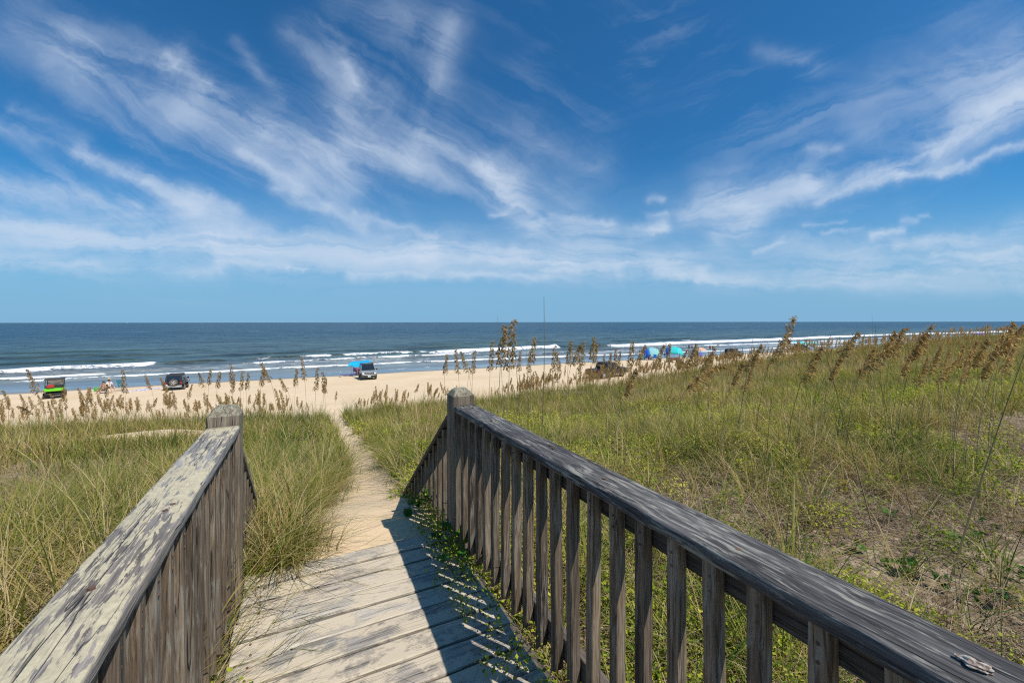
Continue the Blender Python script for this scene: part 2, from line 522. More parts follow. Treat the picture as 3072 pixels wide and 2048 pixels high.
def sand_setup(t, b):
    g = t.node('ShaderNodeNewGeometry')
    P = g.outputs['Position']
    xyz = t.xyz(P)
    veg = t.node('ShaderNodeAttribute', attribute_name='veg').outputs['Fac']
    big = t.noise(P, 0.25, 4, 0.5)
    fine = t.noise(P, 140, 3, 0.7)
    med = t.noise(P, 3.5, 6, 0.6)
    c = t.mix(t.rng(big, .35, .65), (0.71, 0.535, 0.335), (0.77, 0.595, 0.39))
    c = t.mix(t.rng(med, .5, .75, 0, .30), c, (0.54, 0.41, 0.27))
    c = t.mix(1.0, c, t.ramp(fine, [(0.3, (.86, .85, .84)), (.7, (1.08, 1.08, 1.08))]), 'MULTIPLY')
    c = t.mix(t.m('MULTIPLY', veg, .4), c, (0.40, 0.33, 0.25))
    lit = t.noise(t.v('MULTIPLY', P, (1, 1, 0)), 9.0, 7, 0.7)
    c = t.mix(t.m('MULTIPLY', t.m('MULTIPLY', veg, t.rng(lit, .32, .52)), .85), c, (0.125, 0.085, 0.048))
    # specks of dark debris
    sp = t.noise(P, 30, 2, 0.5)
    c = t.mix(t.rng(sp, .70, .74, 0, .5), c, (0.10, 0.07, 0.045))
    # sand wetted by the swash
    edge = t.m('ADD', xyz[1], t.m('MULTIPLY', t.noise(P, .12, 3), 3.0))
    wet = t.rng(edge, 61.6, 63.4, 0, 1, True)
    c = t.mix(wet, c, (0.20, 0.155, 0.11))
    # tyre tracks running along the beach
    tr = t.m('ADD', xyz[1], t.m('MULTIPLY', t.noise(t.v('MULTIPLY', P, (.03, .06, 0)), 1.0, 2), 9.0))
    lines = t.m('ABSOLUTE', t.m('SINE', t.m('MULTIPLY', tr, 2.1)))
    track = t.m('MULTIPLY', t.rng(lines, 0, .22, 1, 0), t.m('MULTIPLY', t.rng(xyz[1], 26, 32), t.rng(xyz[1], 57, 50)))
    c = t.mix(t.m('MULTIPLY', track, .22), c, (0.40, 0.30, 0.19))
    foot = t.node('ShaderNodeTexVoronoi', {'Vector': P, 'Scale': 2.6}, feature='SMOOTH_F1')
    h = t.m('ADD', t.m('MULTIPLY', med, 0.022), t.m('ADD', t.m('MULTIPLY', foot.outputs['Distance'], .012), t.m('MULTIPLY', fine, .0012)))
    h = t.m('SUBTRACT', h, t.m('MULTIPLY', track, 0.04))
    h = t.m('ADD', h, t.m('MULTIPLY', t.noise(P, 11, 3, .5), .006))
    h = t.m('MULTIPLY', h, t.rng(wet, 0, 1, 1, .1))
    t.put(b.inputs['Base Color'], c)
    t.put(b.inputs['Roughness'], t.rng(wet, 0, 1, .95, .25))
    t.put(b.inputs['Normal'], t.node('ShaderNodeBump', {'Height': h, 'Strength': .9, 'Distance': 1.0}).outputs[0])
SAND = mat('sand', (0.6, 0.47, 0.3), .95, 0, .25, sand_setup)

def bare(c, t):
    """0 where nothing grows (path, deck, sand hollow, beach), 1 in full vegetation"""
    c = np.asarray(c, float)
    t = np.asarray(t, float)
    k = sstep(.75, 1.25, path_d(c, t) + vnoise(c, t, .35) * .7)
    k = k * (1 - sstep(18.9, 20.3, t + vnoise(c, t, 1.7) * 1.6))
    hol = ((c + 3.5) / 1.35) ** 2 + ((t - 13.7) / .85) ** 2
    k = k * sstep(.7, 1.4, hol + vnoise(c, t, .6) * .6)
    k = k * (1 - ((c > -.30) & (c < .90) & (t < 2.80)))
    # trodden sand at the foot of the stairs
    k = k * sstep(.0, .25, np.where((c > .0) & (c < .95) & (t > 2.7) & (t < 4.2), np.abs(c - .45) - .42, 1.0))
    return k
cs = graded([(-3000, -300, 300), (-300, -60, 15), (-60, -16, 2), (-16, -5, .3), (-5, 6, .085), (6, 14, .25), (14, 45, .8), (45, 120, 2.5), (120, 400, 14), (400, 5000, 200)])
ts = graded([(-400, -40, 40), (-40, -4, 3), (-4, -1, .3), (-1, 8, .085), (8, 25, .25), (25, 64, 1.0), (64, 130, 6), (130, 400, 90)])
Cg, Tg = np.meshgrid(cs, ts, indexing='ij')
Zg = zg(Cg, Tg)
Zg = Zg - .03 * (path_d(Cg, Tg) < .97) * (Tg > 2.95) * (Tg < 21.8)
vegm = bare(Cg, Tg) * (1 - sstep(19, 21, Tg))
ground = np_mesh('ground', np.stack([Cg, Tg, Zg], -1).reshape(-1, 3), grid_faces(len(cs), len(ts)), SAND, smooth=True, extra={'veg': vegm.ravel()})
tag(ground, kind='structure')
# the sandy path from the deck down to the beach, a sheet just above the ground
pt = np.arange(2.80, 22.0, .07)
pu = np.linspace(-1.0, 1.0, 13)
U, T = np.meshgrid(pu, pt, indexing='ij')
Cp = np.interp(T, PT, PC) + U * np.interp(T, PT, PW) * .95
path = np_mesh('path', np.stack([Cp, T, zg(Cp, T) + .006 * (1 - np.abs(U) ** 6) - .004], -1).reshape(-1, 3), grid_faces(len(pu), len(pt)), SAND, smooth=True, extra={'veg': np.zeros(Cp.size)})
tag(path, kind='structure')

# ------------------------------------------------------------------ sea
WAVES = [  # crest line [(c, t)...], crest height, foam half width, foam strength, patchiness
 ([(-130, 84), (-75, 86), (-40, 87.8), (-23, 93)], .55, 1.7, 1.0, .4),
 ([(-23, 93.5), (-12, 95)], .45, 0, 0, 0),
 ([(-130, 76), (-70, 77), (-34, 77.6), (-25, 79.5)], .25, .9, .95, .35),
 ([(-34, 73.8), (-28, 74.3), (-10, 76.1), (16, 77.5), (53, 74.7), (76, 71.5), (100, 70.5), (200, 71), (500, 72)], .16, .85, 1.0, .45),
 ([(-60, 71.2), (-34, 71.6)], .08, .45, .7, .5),
 ([(-13, 86.9), (10, 90.2), (24, 91), (40, 90)], .25, .9, .9, .45),
 ([(-12, 98.4), (2, 100), (22, 102), (30, 101)], .45, 1.1, .85, .75),
 ([(24, 96.7), (61, 101.9), (66, 102.5)], .6, 2.6, 1.0, .35),
 ([(60, 104), (84, 98)], .5, .3, .5, .6),
 ([(78, 97.5), (109, 103), (168, 105), (268, 112), (494, 111), (900, 113)], .6, 3.8, 1.0, .35),
 ([(110, 92), (150, 88), (205, 87)], .25, 2.0, .85, .5),
 ([(205, 92), (300, 90), (500, 91)], .2, 1.0, .8, .6),
 ([(150, 80), (260, 79)], .15, 1.1, .75, .5),
 ([(30, 82), (60, 84), (100, 81)], .12, .35, .6, .6),
 ([(-2, 66.2), (25, 67.4)], .03, .22, .6, .4),
 ([(60, 66), (130, 67), (220, 66)], .03, .3, .6, .4),
 ([(-120, 98), (-60, 102), (-25, 104)], .42, 0, 0, 0),
 ([(-95, 117), (-50, 119), (-20, 118)], .42, 0, 0, 0),
 ([(-20, 110), (20, 114), (50, 116)], .4, 0, 0, 0),
 ([(-90, 134), (-30, 139)], .35, 0, 0, 0), ([(30, 128), (90, 132)], .35, 0, 0, 0), ([(100, 124), (220, 128)], .35, 0, 0, 0),
 ([(133, 118), (141, 119)], .2, .8, .8, .3),
]
wc = graded([(-2500, -300, 220), (-300, -130, 10), (-130, -90, 1.2), (-90, 130, .42), (130, 320, 1.6), (320, 700, 8), (700, 6000, 500)])
wt_ = graded([(61, 66, .5), (66, 107, .22), (107, 150, .8), (150, 420, 4)])
Cw, Tw = np.meshgrid(wc, wt_, indexing='ij')
amp = sstep(66, 90, Tw) * .75 + sstep(90, 140, Tw) * .25
Zw = .02 + amp * (vnoise(Cw * .35, Tw, 3.5) * .24 + vnoise(Cw * .5, Tw + 50, 1.4) * .17 + vnoise(Cw * .2, Tw + 90, 9) * .42)
foam = np.zeros_like(Cw)
crest = np.zeros_like(Cw)
for pts, hgt, fw_, fs, pat in WAVES:
    pc = [q[0] for q in pts]
    tc_ = np.interp(Cw, pc, [q[1] for q in pts]) + vnoise(Cw, Tw * 0 + len(pts) * 7.7, 4.0) * 1.0 + vnoise(Cw, Tw * 0 + 3.3, 1.2) * .35
    L = pc[-1] - pc[0]
    tap = min(6, L * .25)
    inr = sstep(pc[0] - 1, pc[0] + tap, Cw) * (1 - sstep(pc[-1] - tap, pc[-1] + 1, Cw))
    if pat < .41 and fw_ > 0:
        inr = sstep(pc[0] - 1, pc[0] + tap, Cw) * (1 - sstep(pc[-1] - .8, pc[-1] + .6, Cw))
    d = Tw - tc_
    wdt = np.where(d < 0, .45 + hgt * .9, 1.0 + hgt * 2.2)
    Zw += hgt * inr * np.exp(-(d / wdt) ** 2)
    crest = np.maximum(crest, inr * np.exp(-((d + .25) / (wdt * .9)) ** 2) * min(1, hgt * 2.2))
    if fw_ > 0:
        wv = fw_ * 1.25 * (1 + vnoise(Cw, Tw * 0 + 8.8, 6.0) * .9)
        fo = fs * inr * np.where(d > 0, np.exp(-(d / (wv * .45)) ** 2), np.exp(-(np.abs(d) / (wv * 1.05)) ** 3))
        fo = fo * (1 - pat * np.clip(vnoise(Cw, Tw, 2.2) * 2.4 + .55, 0, 1))
        foam = np.maximum(foam, fo)
lace = np.clip(1.0 - np.abs(Tw - 84) / 13, 0, 1) * .30 + sstep(60, 130, Cw) * np.clip(1 - np.abs(Tw - 90) / 14, 0, 1) * .25
lace = lace * (sstep(-30, 0, Cw) * .5 + .6) * 1.5
sea_far = [(-40000, 420), (-2500, 420), (6000, 420), (60000, 420)]
def water_setup(t, b):
    g = t.node('ShaderNodeNewGeometry')
    P = g.outputs['Position']
    xyz = t.xyz(P)
    y = xyz[1]
    foamA = t.node('ShaderNodeAttribute', attribute_name='foam').outputs['Fac']
    laceA = t.node('ShaderNodeAttribute', attribute_name='lace').outputs['Fac']
    crA = t.node('ShaderNodeAttribute', attribute_name='crest').outputs['Fac']
    Ps = t.v('MULTIPLY', P, (.5, 1.0, 0.0))
    c = t.mix(t.rng(y, 66, 105, 0, 1, True), (0.165, 0.21, 0.23), (0.056, 0.108, 0.118))
    c = t.mix(t.rng(y, 105, 320, 0, 1, True), c, (0.022, 0.072, 0.112))
    st = t.noise(t.v('MULTIPLY', P, (.02, .09, 0)), 1.0, 6, .6)
    c = t.mix(1.0, c, t.ramp(st, [(.35, (.62, .66, .72)), (.62, (1.28, 1.22, 1.15))]), 'MULTIPLY')
    c = t.mix(t.m('MULTIPLY', crA, .85), c, (0.040, 0.052, 0.030))
    br = t.m('MULTIPLY', t.m('MULTIPLY', t.rng(y, 70, 77), t.rng(y, 100, 86)), t.rng(t.noise(t.v('MULTIPLY', P, (.035, .16, 0)), 1.0, 5, .65), .46, .60))
    c = t.mix(t.m('MULTIPLY', br, .75), c, (0.085, 0.090, 0.062))
    rip = t.noise(t.v('MULTIPLY', P, (.22, .75, 0)), 1.0, 7, .72, .4)
    rip2 = t.noise(t.v('MULTIPLY', P, (.05, .16, 0)), 1.0, 6, .7, .4)
    rp = t.m('ADD', t.m('MULTIPLY', rip, .5), t.m('MULTIPLY', rip2, .5))
    c = t.mix(t.rng(y, 66, 84), c, t.mix(1.0, c, t.ramp(rp, [(.40, (.42, .47, .54)), (.5, (.95, .95, .97)), (.60, (1.75, 1.68, 1.55))]), 'MULTIPLY'))
    fn = t.noise(t.v('MULTIPLY', P, (.75, 1.25, 0)), 1.5, 8, .68, .3)
    fm = t.rng(t.m('ADD', foamA, t.m('MULTIPLY', t.m('SUBTRACT', fn, .5), 1.9)), .36, .54)
    vor = t.node('ShaderNodeTexVoronoi', {'Vector': t.v('ADD', t.v('MULTIPLY', P, (.35, .7, 0)), t.vec(t.m('MULTIPLY', fn, .9), fn, 0)), 'Scale': 1.0}, feature='DISTANCE_TO_EDGE')
    web = t.m('MULTIPLY', t.rng(vor.outputs['Distance'], .03, .16, 1, 0), t.rng(t.noise(t.v('MULTIPLY', P, (.05, .16, 0)), 1.0, 3), .42, .6))
    web = t.m('MULTIPLY', web, laceA)
    web = t.m('MAXIMUM', web, t.m('MULTIPLY', t.rng(t.noise(t.v('MULTIPLY', P, (.25, 1.5, 0)), 1.0, 6, .7), .56, .66), t.m('MULTIPLY', laceA, 1.6)))
    fm = t.m('MAXIMUM', fm, web, clamp=True)
    c = t.mix(fm, c, (0.86, 0.87, 0.88))
    n1 = t.noise(t.v('MULTIPLY', P, (.8, 1.6, 0)), 1.3, 5, .65)
    n2 = t.noise(t.v('MULTIPLY', P, (.10, .34, 0)), 1.0, 5, .6)
    n3 = t.noise(t.v('MULTIPLY', P, (.012, .045, 0)), 1.0, 4, .6)
    calm = t.rng(y, 66, 82, .12, 1, True)
    h = t.m('MULTIPLY', calm, t.m('ADD', t.m('MULTIPLY', n1, .16), t.m('ADD', t.m('MULTIPLY', n2, 1.3), t.m('MULTIPLY', n3, 6.0))))
    h = t.m('ADD', h, t.m('MULTIPLY', t.m('MULTIPLY', fm, fn), .25))
    t.put(b.inputs['Base Color'], c)
    t.put(b.inputs['Roughness'], t.m('ADD', t.rng(y, 66, 90, .12, .34), t.m('MULTIPLY', fm, .5)))
    t.put(b.inputs['Normal'], t.node('ShaderNodeBump', {'Height': h, 'Strength': 1.0, 'Distance': 1.0}).outputs[0])
    b.inputs['IOR'].default_value = 1.33
WATER = mat('sea_water', (0.02, 0.06, 0.1), .2, 0, .42, water_setup)
Vw = np.stack([Cw, Tw, Zw], -1).reshape(-1, 3)
Fw = grid_faces(len(wc), len(wt_))
# the open sea out to the horizon, joined to the same sheet
fc = graded([(-40000, -2500, 2500), (-2500, 6000, 400), (6000, 60000, 4000)])
ft = np.array([420, 520, 700, 1000, 1500, 2500, 5000, 10000, 20000, 45000.0])
C2, T2 = np.meshgrid(fc, ft, indexing='ij')
V2 = np.stack([C2, T2, np.full_like(C2, .02)], -1).reshape(-1, 3)
zero2 = np.zeros(len(V2))
water = np_mesh('water', np.concatenate([Vw, V2]), np.concatenate([Fw, grid_faces(len(fc), len(ft)) + len(Vw)]), WATER, smooth=True,
    extra={'foam': np.concatenate([foam.ravel(), zero2]), 'lace': np.concatenate([lace.ravel(), zero2]), 'crest': np.concatenate([crest.ravel(), zero2])})
tag(water, kind='structure')

# ------------------------------------------------------------------ boardwalk
DZ = 5.97       # top of the deck
def rrect(hw, hh, r, k=2):
    pts = []
    for cx, cz, a0 in ((hw - r, hh - r, 0), (-hw + r, hh - r, 90), (-hw + r, -hh + r, 180), (hw - r, -hh + r, 270)):
        for i in range(k + 1):
            a = R(a0 + 90 * i / k)
            pts.append((cx + r * math.cos(a), cz + r * math.sin(a)))
    return pts
def plank(mb, axis, a, b, c1, c2, w_, h_, r=.006, jit=.0015, step=.06, seed=0):
    """a weathered board along axis from a to b, centred on the other two coordinates"""
    rr = np.random.default_rng(seed)
    n = max(2, int(abs(b - a) / step))
    prof = rrect(w_ / 2, h_ / 2, r)
    ph = rr.random(6) * 9
    rings = []
    for i in range(n + 1):
        s = a + (b - a) * i / n
        wx = math.sin(s * 1.7 + ph[0]) * jit * 1.5
        wz = math.sin(s * 1.3 + ph[1]) * jit * 1.5
        ring = []
        for j, (u, v) in enumerate(prof):
            u2 = u + wx + (math.sin(s * 23 + j * 2.1 + ph[2]) * .5 + rr.random() - .5) * jit
            v2 = v + wz + (math.sin(s * 17 + j * 1.7 + ph[3]) * .5 + rr.random() - .5) * jit * .8
            if axis == 0:
                ring.append((s, c1 + u2, c2 + v2))
            elif axis == 1:
                ring.append((c1 + u2, s, c2 + v2))
            else:
                ring.append((c1 + u2, c2 + v2, s))
        rings.append(ring)
    mb.loft(rings)

walk = thing('boardwalk', 'weathered grey boardwalk of cross planks half covered in blown sand, ending at the sandy path', 'boardwalk', (.29, 2.78, 5.8))
def under(root, mb, name, m, bevel=0, smooth=False):
    L = root.location
    mb.v = [(x - L.x, y - L.y, z - L.z) for x, y, z in mb.v]
    return mb.build(name, m, root, bevel, smooth)
mb = MB()
yb = 2.78
k = 0
while yb > -2.2:
    mb.t = (k * .618) % 1
    dz = random.uniform(-.005, .005)
    plank(mb, 0, -.288 + random.uniform(-.008, .008), .872 + random.uniform(-.012, .01), yb - .0685, DZ - .019 + dz, .133, .038, .009, .0016, .05, seed=k)
    yb -= .1425
    k += 1
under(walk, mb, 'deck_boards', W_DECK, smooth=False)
for x in (-.315, .29, .90):
    mb = MB()
    mb.box(x - .019, x + .019, -2.2, 2.62, DZ - .20, DZ - .042)
    under(walk, mb, 'joist', W_SIDE)
for kk in range(0, 20):
    y = 2.78 - .0685 - .1425 * kk
    for x in (-.205, .795):
        for dy in (-.035, .035):
            mb = MB()
            mb.lathe([(DZ - .004, .0050), (DZ + .0032, .0050)], 'z', (x + random.uniform(-.012, .012), y + dy, 0), 8)
            under(walk, mb, 'screw', RUST)

def chamfer_post(x, y, z0, z1, hw=.07, seed=0):
    mb = MB()
    rr = np.random.default_rng(seed)
    rings = []
    zs = list(np.arange(z0, z1 - .045, .08)) + [z1 - .04, z1 - .006, z1 + .004]
    sc = [1.0] * (len(zs) - 2) + [.66, .45]
    for z, s in zip(zs, sc):
        pr = rrect(hw * s, hw * s, .008 * s, 1)
        tw = .012 * math.sin(z * 2 + seed)
        rings.append([(x + u * math.cos(tw) - v * math.sin(tw) + (rr.random() - .5) * .0025, y + v * math.cos(tw) + u * math.sin(tw) + (rr.random() - .5) * .0025, z + (rr.random() - .5) * .003) for u, v in pr])
    return mb.loft(rings)

def railing(side, label):
    """side -1: left of the walk, +1: right"""
    if side < 0:
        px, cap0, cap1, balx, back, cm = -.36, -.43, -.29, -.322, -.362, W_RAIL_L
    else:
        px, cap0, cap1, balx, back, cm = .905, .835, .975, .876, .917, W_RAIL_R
    root = thing('wooden_railing', label, 'railing', (px, 2.56, 5.75))
    post = under(root, chamfer_post(px, 2.56, 5.45, 6.972, .07, 3 + side), 'post', W_POST)
    if side > 0:
        tag(post, 'square weathered post with a flat bevelled top at the head of the right railing')
    else:
        tag(post, 'square weathered post with a rounded lichen-covered top at the head of the left railing')
    mb = MB()
    xm = (cap0 + cap1) / 2
    plank(mb, 1, -1.6, 2.487, xm, 6.88 - .019, .14, .038, .008, .0028, .05, seed=21 + side)
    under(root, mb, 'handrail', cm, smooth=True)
    # nails in the cap
    for y in (2.38, 2.02, 1.5, 1.46, 1.1, .62, .55):
        mb = MB()
        mb.lathe([(6.874, .0065), (6.8825, .0065)], 'z', (xm + .03 * math.sin(y * 9), y, 0), 8)
        under(root, mb, 'nail', RUST)
    mb = MB()
    plank(mb, 1, -1.6, 2.488, back, 6.8405 - .0445, .036, .088, .005, .0015, .1, seed=31 + side)
    under(root, mb, 'top_rail', W_SIDE)
    mb = MB()
    plank(mb, 1, -1.6, 2.488, back, 6.135, .036, .088, .005, .0015, .1, seed=41 + side)
    under(root, mb, 'bottom_rail', W_SIDE)
    if side < 0:    # the far baluster stands a little forward of the rest
        pass
    y = 2.40
    k = 0
    while y > -1.4:
        mb = MB()
        xb = balx
        ln = 6.075 + random.uniform(-.02, .02)
        rr = np.random.default_rng(100 + k + side)
        rings = []
        for i in range(12):
            z = ln + (6.840 - ln) * i / 11
            zz = z
            pr = rrect(.0185, .0185, .003, 1)
            ring = []
            for (u, v) in pr:
                dz = (v + .018) * .9 if i == 0 else 0       # mitred foot
                ring.append((xb + u + (rr.random() - .5) * .0015 + .002 * math.sin(z * 4 + k), y + v + (rr.random() - .5) * .0015 + .0035 * math.sin(z * 3 + k * 2), zz - dz))
            rings.append(ring)
        mb.loft(rings)
        b = under(root, mb, 'baluster', W_UP)
        if y > -.1:
            sx = 1 if side < 0 else -1
            for zz in (6.80, 6.765):
                nb = MB()
                nb.lathe([(xb + sx * .0175, .0035), (xb + sx * .0205, .0035)], 'x', (0, y - .003, zz), 8)
                n = under(root, nb, 'nail', RUST)
                n.parent = b
        y -= .1152 + random.uniform(-.003, .003)
        k += 1
    # lower flight: the rail that slopes down beside the buried stairs
    y0, z0, y1, z1 = 2.632, 6.84, 4.35, 5.575
    sl = (z1 - z0) / (y1 - y0)
    mb = MB()
    for (dx, dzz, ww, hh) in ((0, 0, .09, .036),):
        rings = []
        n = 24
        for i in range(n + 1):
            y = y0 + (y1 - y0) * i / n
            z = z0 + sl * (y - y0)
            rings.append([(px + u, y, z + v - .02) for u, v in rrect(ww / 2, hh / 2, .005)])
        mb.loft(rings)
    under(root, mb, 'stair_handrail', cm if side < 0 else W_SIDE)
    mb = MB()
    xo = px + (.02 if side > 0 else -.02)
    rings = [[(xo + u, y, z0 + sl * (y - y0) - .082 + v) for u, v in rrect(.018, .04, .004)] for y in (y0, (y0 + y1) / 2, y1)]
    mb.loft(rings)
    under(root, mb, 'stair_top_rail', W_SIDE)
    for k in range(14):
        y = 2.72 + k * .118
        zt = z0 + sl * (y - y0) - .04
        xb = px - .018 * side
        mb = MB()
        rings = [[(xb + u, y + v + .002 * math.sin(z * 5 + k), z) for u, v in rrect(.0185, .0185, .003, 1)] for z in (zt - .82, zt - .5, zt - .25, zt)]
        mb.loft(rings)
        under(root, mb, 'baluster', W_UP)
    return root

railing(-1, 'weathered wooden railing with pale lichen on its handrail, left of the boardwalk')
railing(+1, 'dark grey weathered railing with evenly spaced balusters, right of the boardwalk')

# broken bit of barnacled shell left on the right-hand rail
sp = unproject(2922, 1958, z=6.905)
bm = bmesh.new()
bmesh.ops.create_icosphere(bm, subdivisions=3, radius=1)
for v in bm.verts:
    n = .30 * math.sin(v.co.x * 5 + 1) + .25 * math.sin(v.co.y * 7) + .22 * math.sin(v.co.z * 9 + v.co.x * 4)
    v.co *= 1 + n * .55
    v.co.x *= .011
    v.co.y *= .018
    v.co.z = v.co.z * .006
me = bpy.data.meshes.new('shell_fragment')
bm.to_mesh(me)
bm.free()
def shell_setup(t, b):
    tc = t.node('ShaderNodeTexCoord')
    n = t.noise(tc.outputs['Object'], 120, 4, .6)
    t.put(b.inputs['Base Color'], t.ramp(n, [(.35, (.12, .09, .07)), (.5, (.42, .32, .25)), (.62, (.60, .55, .48))]))
me.materials.append(mat('shell', (.5, .4, .3), .8, 0, .3, shell_setup))
o = bpy.data.objects.new('shell_fragment', me)
COL.objects.link(o)
o.location = (sp.x, sp.y, 6.888)
o.rotation_euler = (0, 0, R(10))
tag(o, 'small pinkish white broken shell lying on the dark right-hand handrail', 'shell')

# ------------------------------------------------------------------ grass
def leafmat(name, stops, trans=.35, rough=.6, extra=None):
    m = bpy.data.materials.new(name)
    m.use_nodes = True
    t = NT(m.node_tree)
    b = t.n['Principled BSDF']
    tone = t.node('ShaderNodeAttribute', attribute_name='tone').outputs['Fac']
    c = t.ramp(tone, stops)
    t.put(b.inputs['Base Color'], c)
    b.inputs['Roughness'].default_value = rough
    b.inputs['Specular IOR Level'].default_value = .12
    tr = t.node('ShaderNodeBsdfTranslucent', {'Color': t.mix(1.0, c, (1.15, 1.1, .7), 'MULTIPLY')})
    ms = t.node('ShaderNodeMixShader', {0: trans, 1: b.outputs[0], 2: tr.outputs[0]})
    t.l.new(ms.outputs[0], t.n['Material Output'].inputs[0])
    return m
GRASS = leafmat('dune_grass', [(0.0, (.040, .095, .014)), (.25, (.105, .175, .022)), (.5, (.230, .255, .038)), (.66, (.36, .30, .075)), (.8, (.44, .32, .13)), (1.0, (.60, .48, .26))], .35)
COVER = leafmat('leafy_ground_cover', [(0.0, (.045, .10, .012)), (.4, (.20, .29, .020)), (.75, (.48, .50, .040)), (1.0, (.60, .54, .09))], .35)
STRAW = leafmat('dry_straw', [(0.0, (.07, .042, .025)), (.5, (.20, .135, .08)), (1.0, (.46, .37, .25))], .1, .8)
OAT = leafmat('sea_oat_seed', [(0.0, (.10, .055, .022)), (.45, (.42, .26, .105)), (.8, (.66, .45, .20)), (1.0, (.78, .60, .33))], .48, .7)
OATSTEM = leafmat('sea_oat_stem', [(0.0, (.12, .10, .05)), (.5, (.36, .28, .14)), (1.0, (.50, .38, .20))], .1, .7)

def blades(c, t, h, w_, az, bend, tone, K=3, z=None, tilt=None):
    N = len(c)
    z0 = zg(c, t) - .02 if z is None else z
    s = np.linspace(0, 1, K + 1)[None, :]
    dx, dy = np.cos(az)[:, None], np.sin(az)[:, None]
    tl = np.zeros(N) if tilt is None else tilt
    out = h[:, None] * (tl[:, None] * s + bend[:, None] * s ** 2)
    up = h[:, None] * s * (1 - .42 * np.clip(bend, 0, 1.2)[:, None] * s ** 1.3)
    ctr = np.stack([c[:, None] + dx * out, t[:, None] + dy * out, z0[:, None] + up], -1)
    hw = (w_[:, None] * .5) * (1 - s ** 1.6 * .93)
    sx, sy = -dy, dx
    side = np.stack([sx * hw, sy * hw, hw * 0], -1)
    V = np.stack([ctr - side, ctr + side], 2)          # N, K+1, 2, 3
    V = V.reshape(-1, 3)
    base = (np.arange(N) * (K + 1) * 2)[:, None]
    k = np.arange(K)[None, :] * 2
    i = (base + k).reshape(-1)
    Fq = np.stack([i, i + 1, i + 3, i + 2], -1)
    return V, Fq, np.repeat(tone, (K + 1) * 2)

def join(parts):
    Vs, Fs, Ts, o = [], [], [], 0
    for V, Fq, T in parts:
        Vs.append(V)
        Fs.append(Fq + o)
        Ts.append(T)
        o += len(V)
    return np.concatenate(Vs), np.concatenate(Fs), np.concatenate(Ts)

def in_view(c, t, pad=.10):
    Z = c * math.sin(YAW) + t * math.cos(YAW)
    X = c * math.cos(YAW) - t * math.sin(YAW)
    return (Z > .25) & (np.abs(X) < (1.229 + pad) * Z + 1.2), Z

def scatter(n, c0, c1, t0, t1):
    c = rng.uniform(c0, c1, n)
    t = rng.uniform(t0, t1, n)
    ok, Z = in_view(c, t)
    return c[ok], t[ok], Z[ok]

def green(c, t):
    """how green and tall the growth is: bands along the crest, straw behind"""
    g = vnoise(c, t, 3.1) + .6 * vnoise(c + 7, t, 1.1)
    return g

def clumps(cc, tt, per, hm, wm, spread, tone_fn, K=3, bendm=.45):
    n = len(cc)
    per = np.broadcast_to(per, (n,))
    idx = np.repeat(np.arange(n), per)
    N = len(idx)
    a = rng.uniform(0, 2 * np.pi, N)
    r = spread * np.sqrt(rng.random(N)) * rng.uniform(.6, 1.4, n)[idx]
    c = cc[idx] + r * np.cos(a)
    t = tt[idx] + r * np.sin(a)
    hs = (hm * rng.uniform(.6, 1.35, n))[idx] * rng.uniform(.55, 1.2, N)
    az = a + rng.normal(0, .9, N)
    bend = np.abs(rng.normal(bendm, .36, N))
    tl = rng.uniform(.05, .45, N)
    tb = tone_fn(cc, tt)
    tb = np.where(rng.random(n) < .17, rng.uniform(.68, .95, n), tb)
    tn = np.clip(tb[idx] + rng.normal(0, .15, N), 0, 1)
    dead = rng.random(N) < .24
    tn = np.where(dead, rng.uniform(.68, 1.0, N), tn)
    keep = bare(c, t) > .25
    z = zg(c, t) - .02
    return blades(c[keep], t[keep], hs[keep], (wm * rng.uniform(.6, 1.4, N))[keep], az[keep], bend[keep], tn[keep], K, z[keep], tl[keep])

def tone_of(c, t):
    cr = np.exp(-((t - 17.5) / 2.6) ** 2)               # fresh green strip along the crest
    v = .50 + .50 * vnoise(c, t, 2.4) + .5 * vnoise(c + 5, t, .8) + rng.normal(0, .13, len(c))
    v = v + .10 * sstep(3, 14, t) * (c > 2) - .16 * cr
    return np.clip(v, .05, .9)

parts = []
# near zone (left and right of the walk)
def openr(c, t):
    """the open, littered sand in the corner right of the railing"""
    n = vnoise(c, t, 1.1) * 1.0
    return sstep(2.0, 3.0, c + n) * (1 - sstep(1.5, 2.4, t + n * 1.2 + .02 * c)) * .95
def dens_pick(c, t, base):
    rich = 1.0 - .93 * openr(c, t)
    k = bare(c, t) * np.clip(rich, 0, 1) * np.clip(.78 + 1.3 * vnoise(c + 3, t, .9) + .7 * vnoise(c, t + 20, .35), .12, 1) * (1 - .45 * (c > .5) * sstep(0, .3, vnoise(c + 11, t + 5, 1.3)) * (1 - sstep(8, 12, t)))
    return rng.random(len(c)) < k * base
c, t, Z = scatter(26000, -9, 9, -2, 7.5)
k = dens_pick(c, t, .62 - .24 * (c > .5) * (t < 5)) & (Z < 7)
c, t = c[k], t[k]
parts.append(clumps(c, t, 22, np.where(rng.random(len(c)) < .25, .56, .36), .0072, .070, tone_of, 4, .62))
print('near', len(c))
c, t, Z = scatter(66000, -22, 26, 0, 20.2)
k = dens_pick(c, t, .5) & (Z >= 6.4) & (Z < 18)
c, t = c[k], t[k]
hh = .36 + .10 * sstep(14, 18, t)
parts.append(clumps(c, t, 14, hh * np.where(rng.random(len(c)) < .2, 1.5, .95), .0115, .08, tone_of, 3, .38))
print('mid', len(c))
c, t, Z = scatter(95000, -30, 190, 1, 20.6)
k = dens_pick(c, t, .55) & (Z >= 17) & (rng.random(len(c)) < np.clip(28 / Z, .12, 1))
c, t, Z = c[k], t[k], Z[k]
parts.append(clumps(c, t, 10, .46, .018, .22, tone_of, 2, .25))
print('far', len(c))
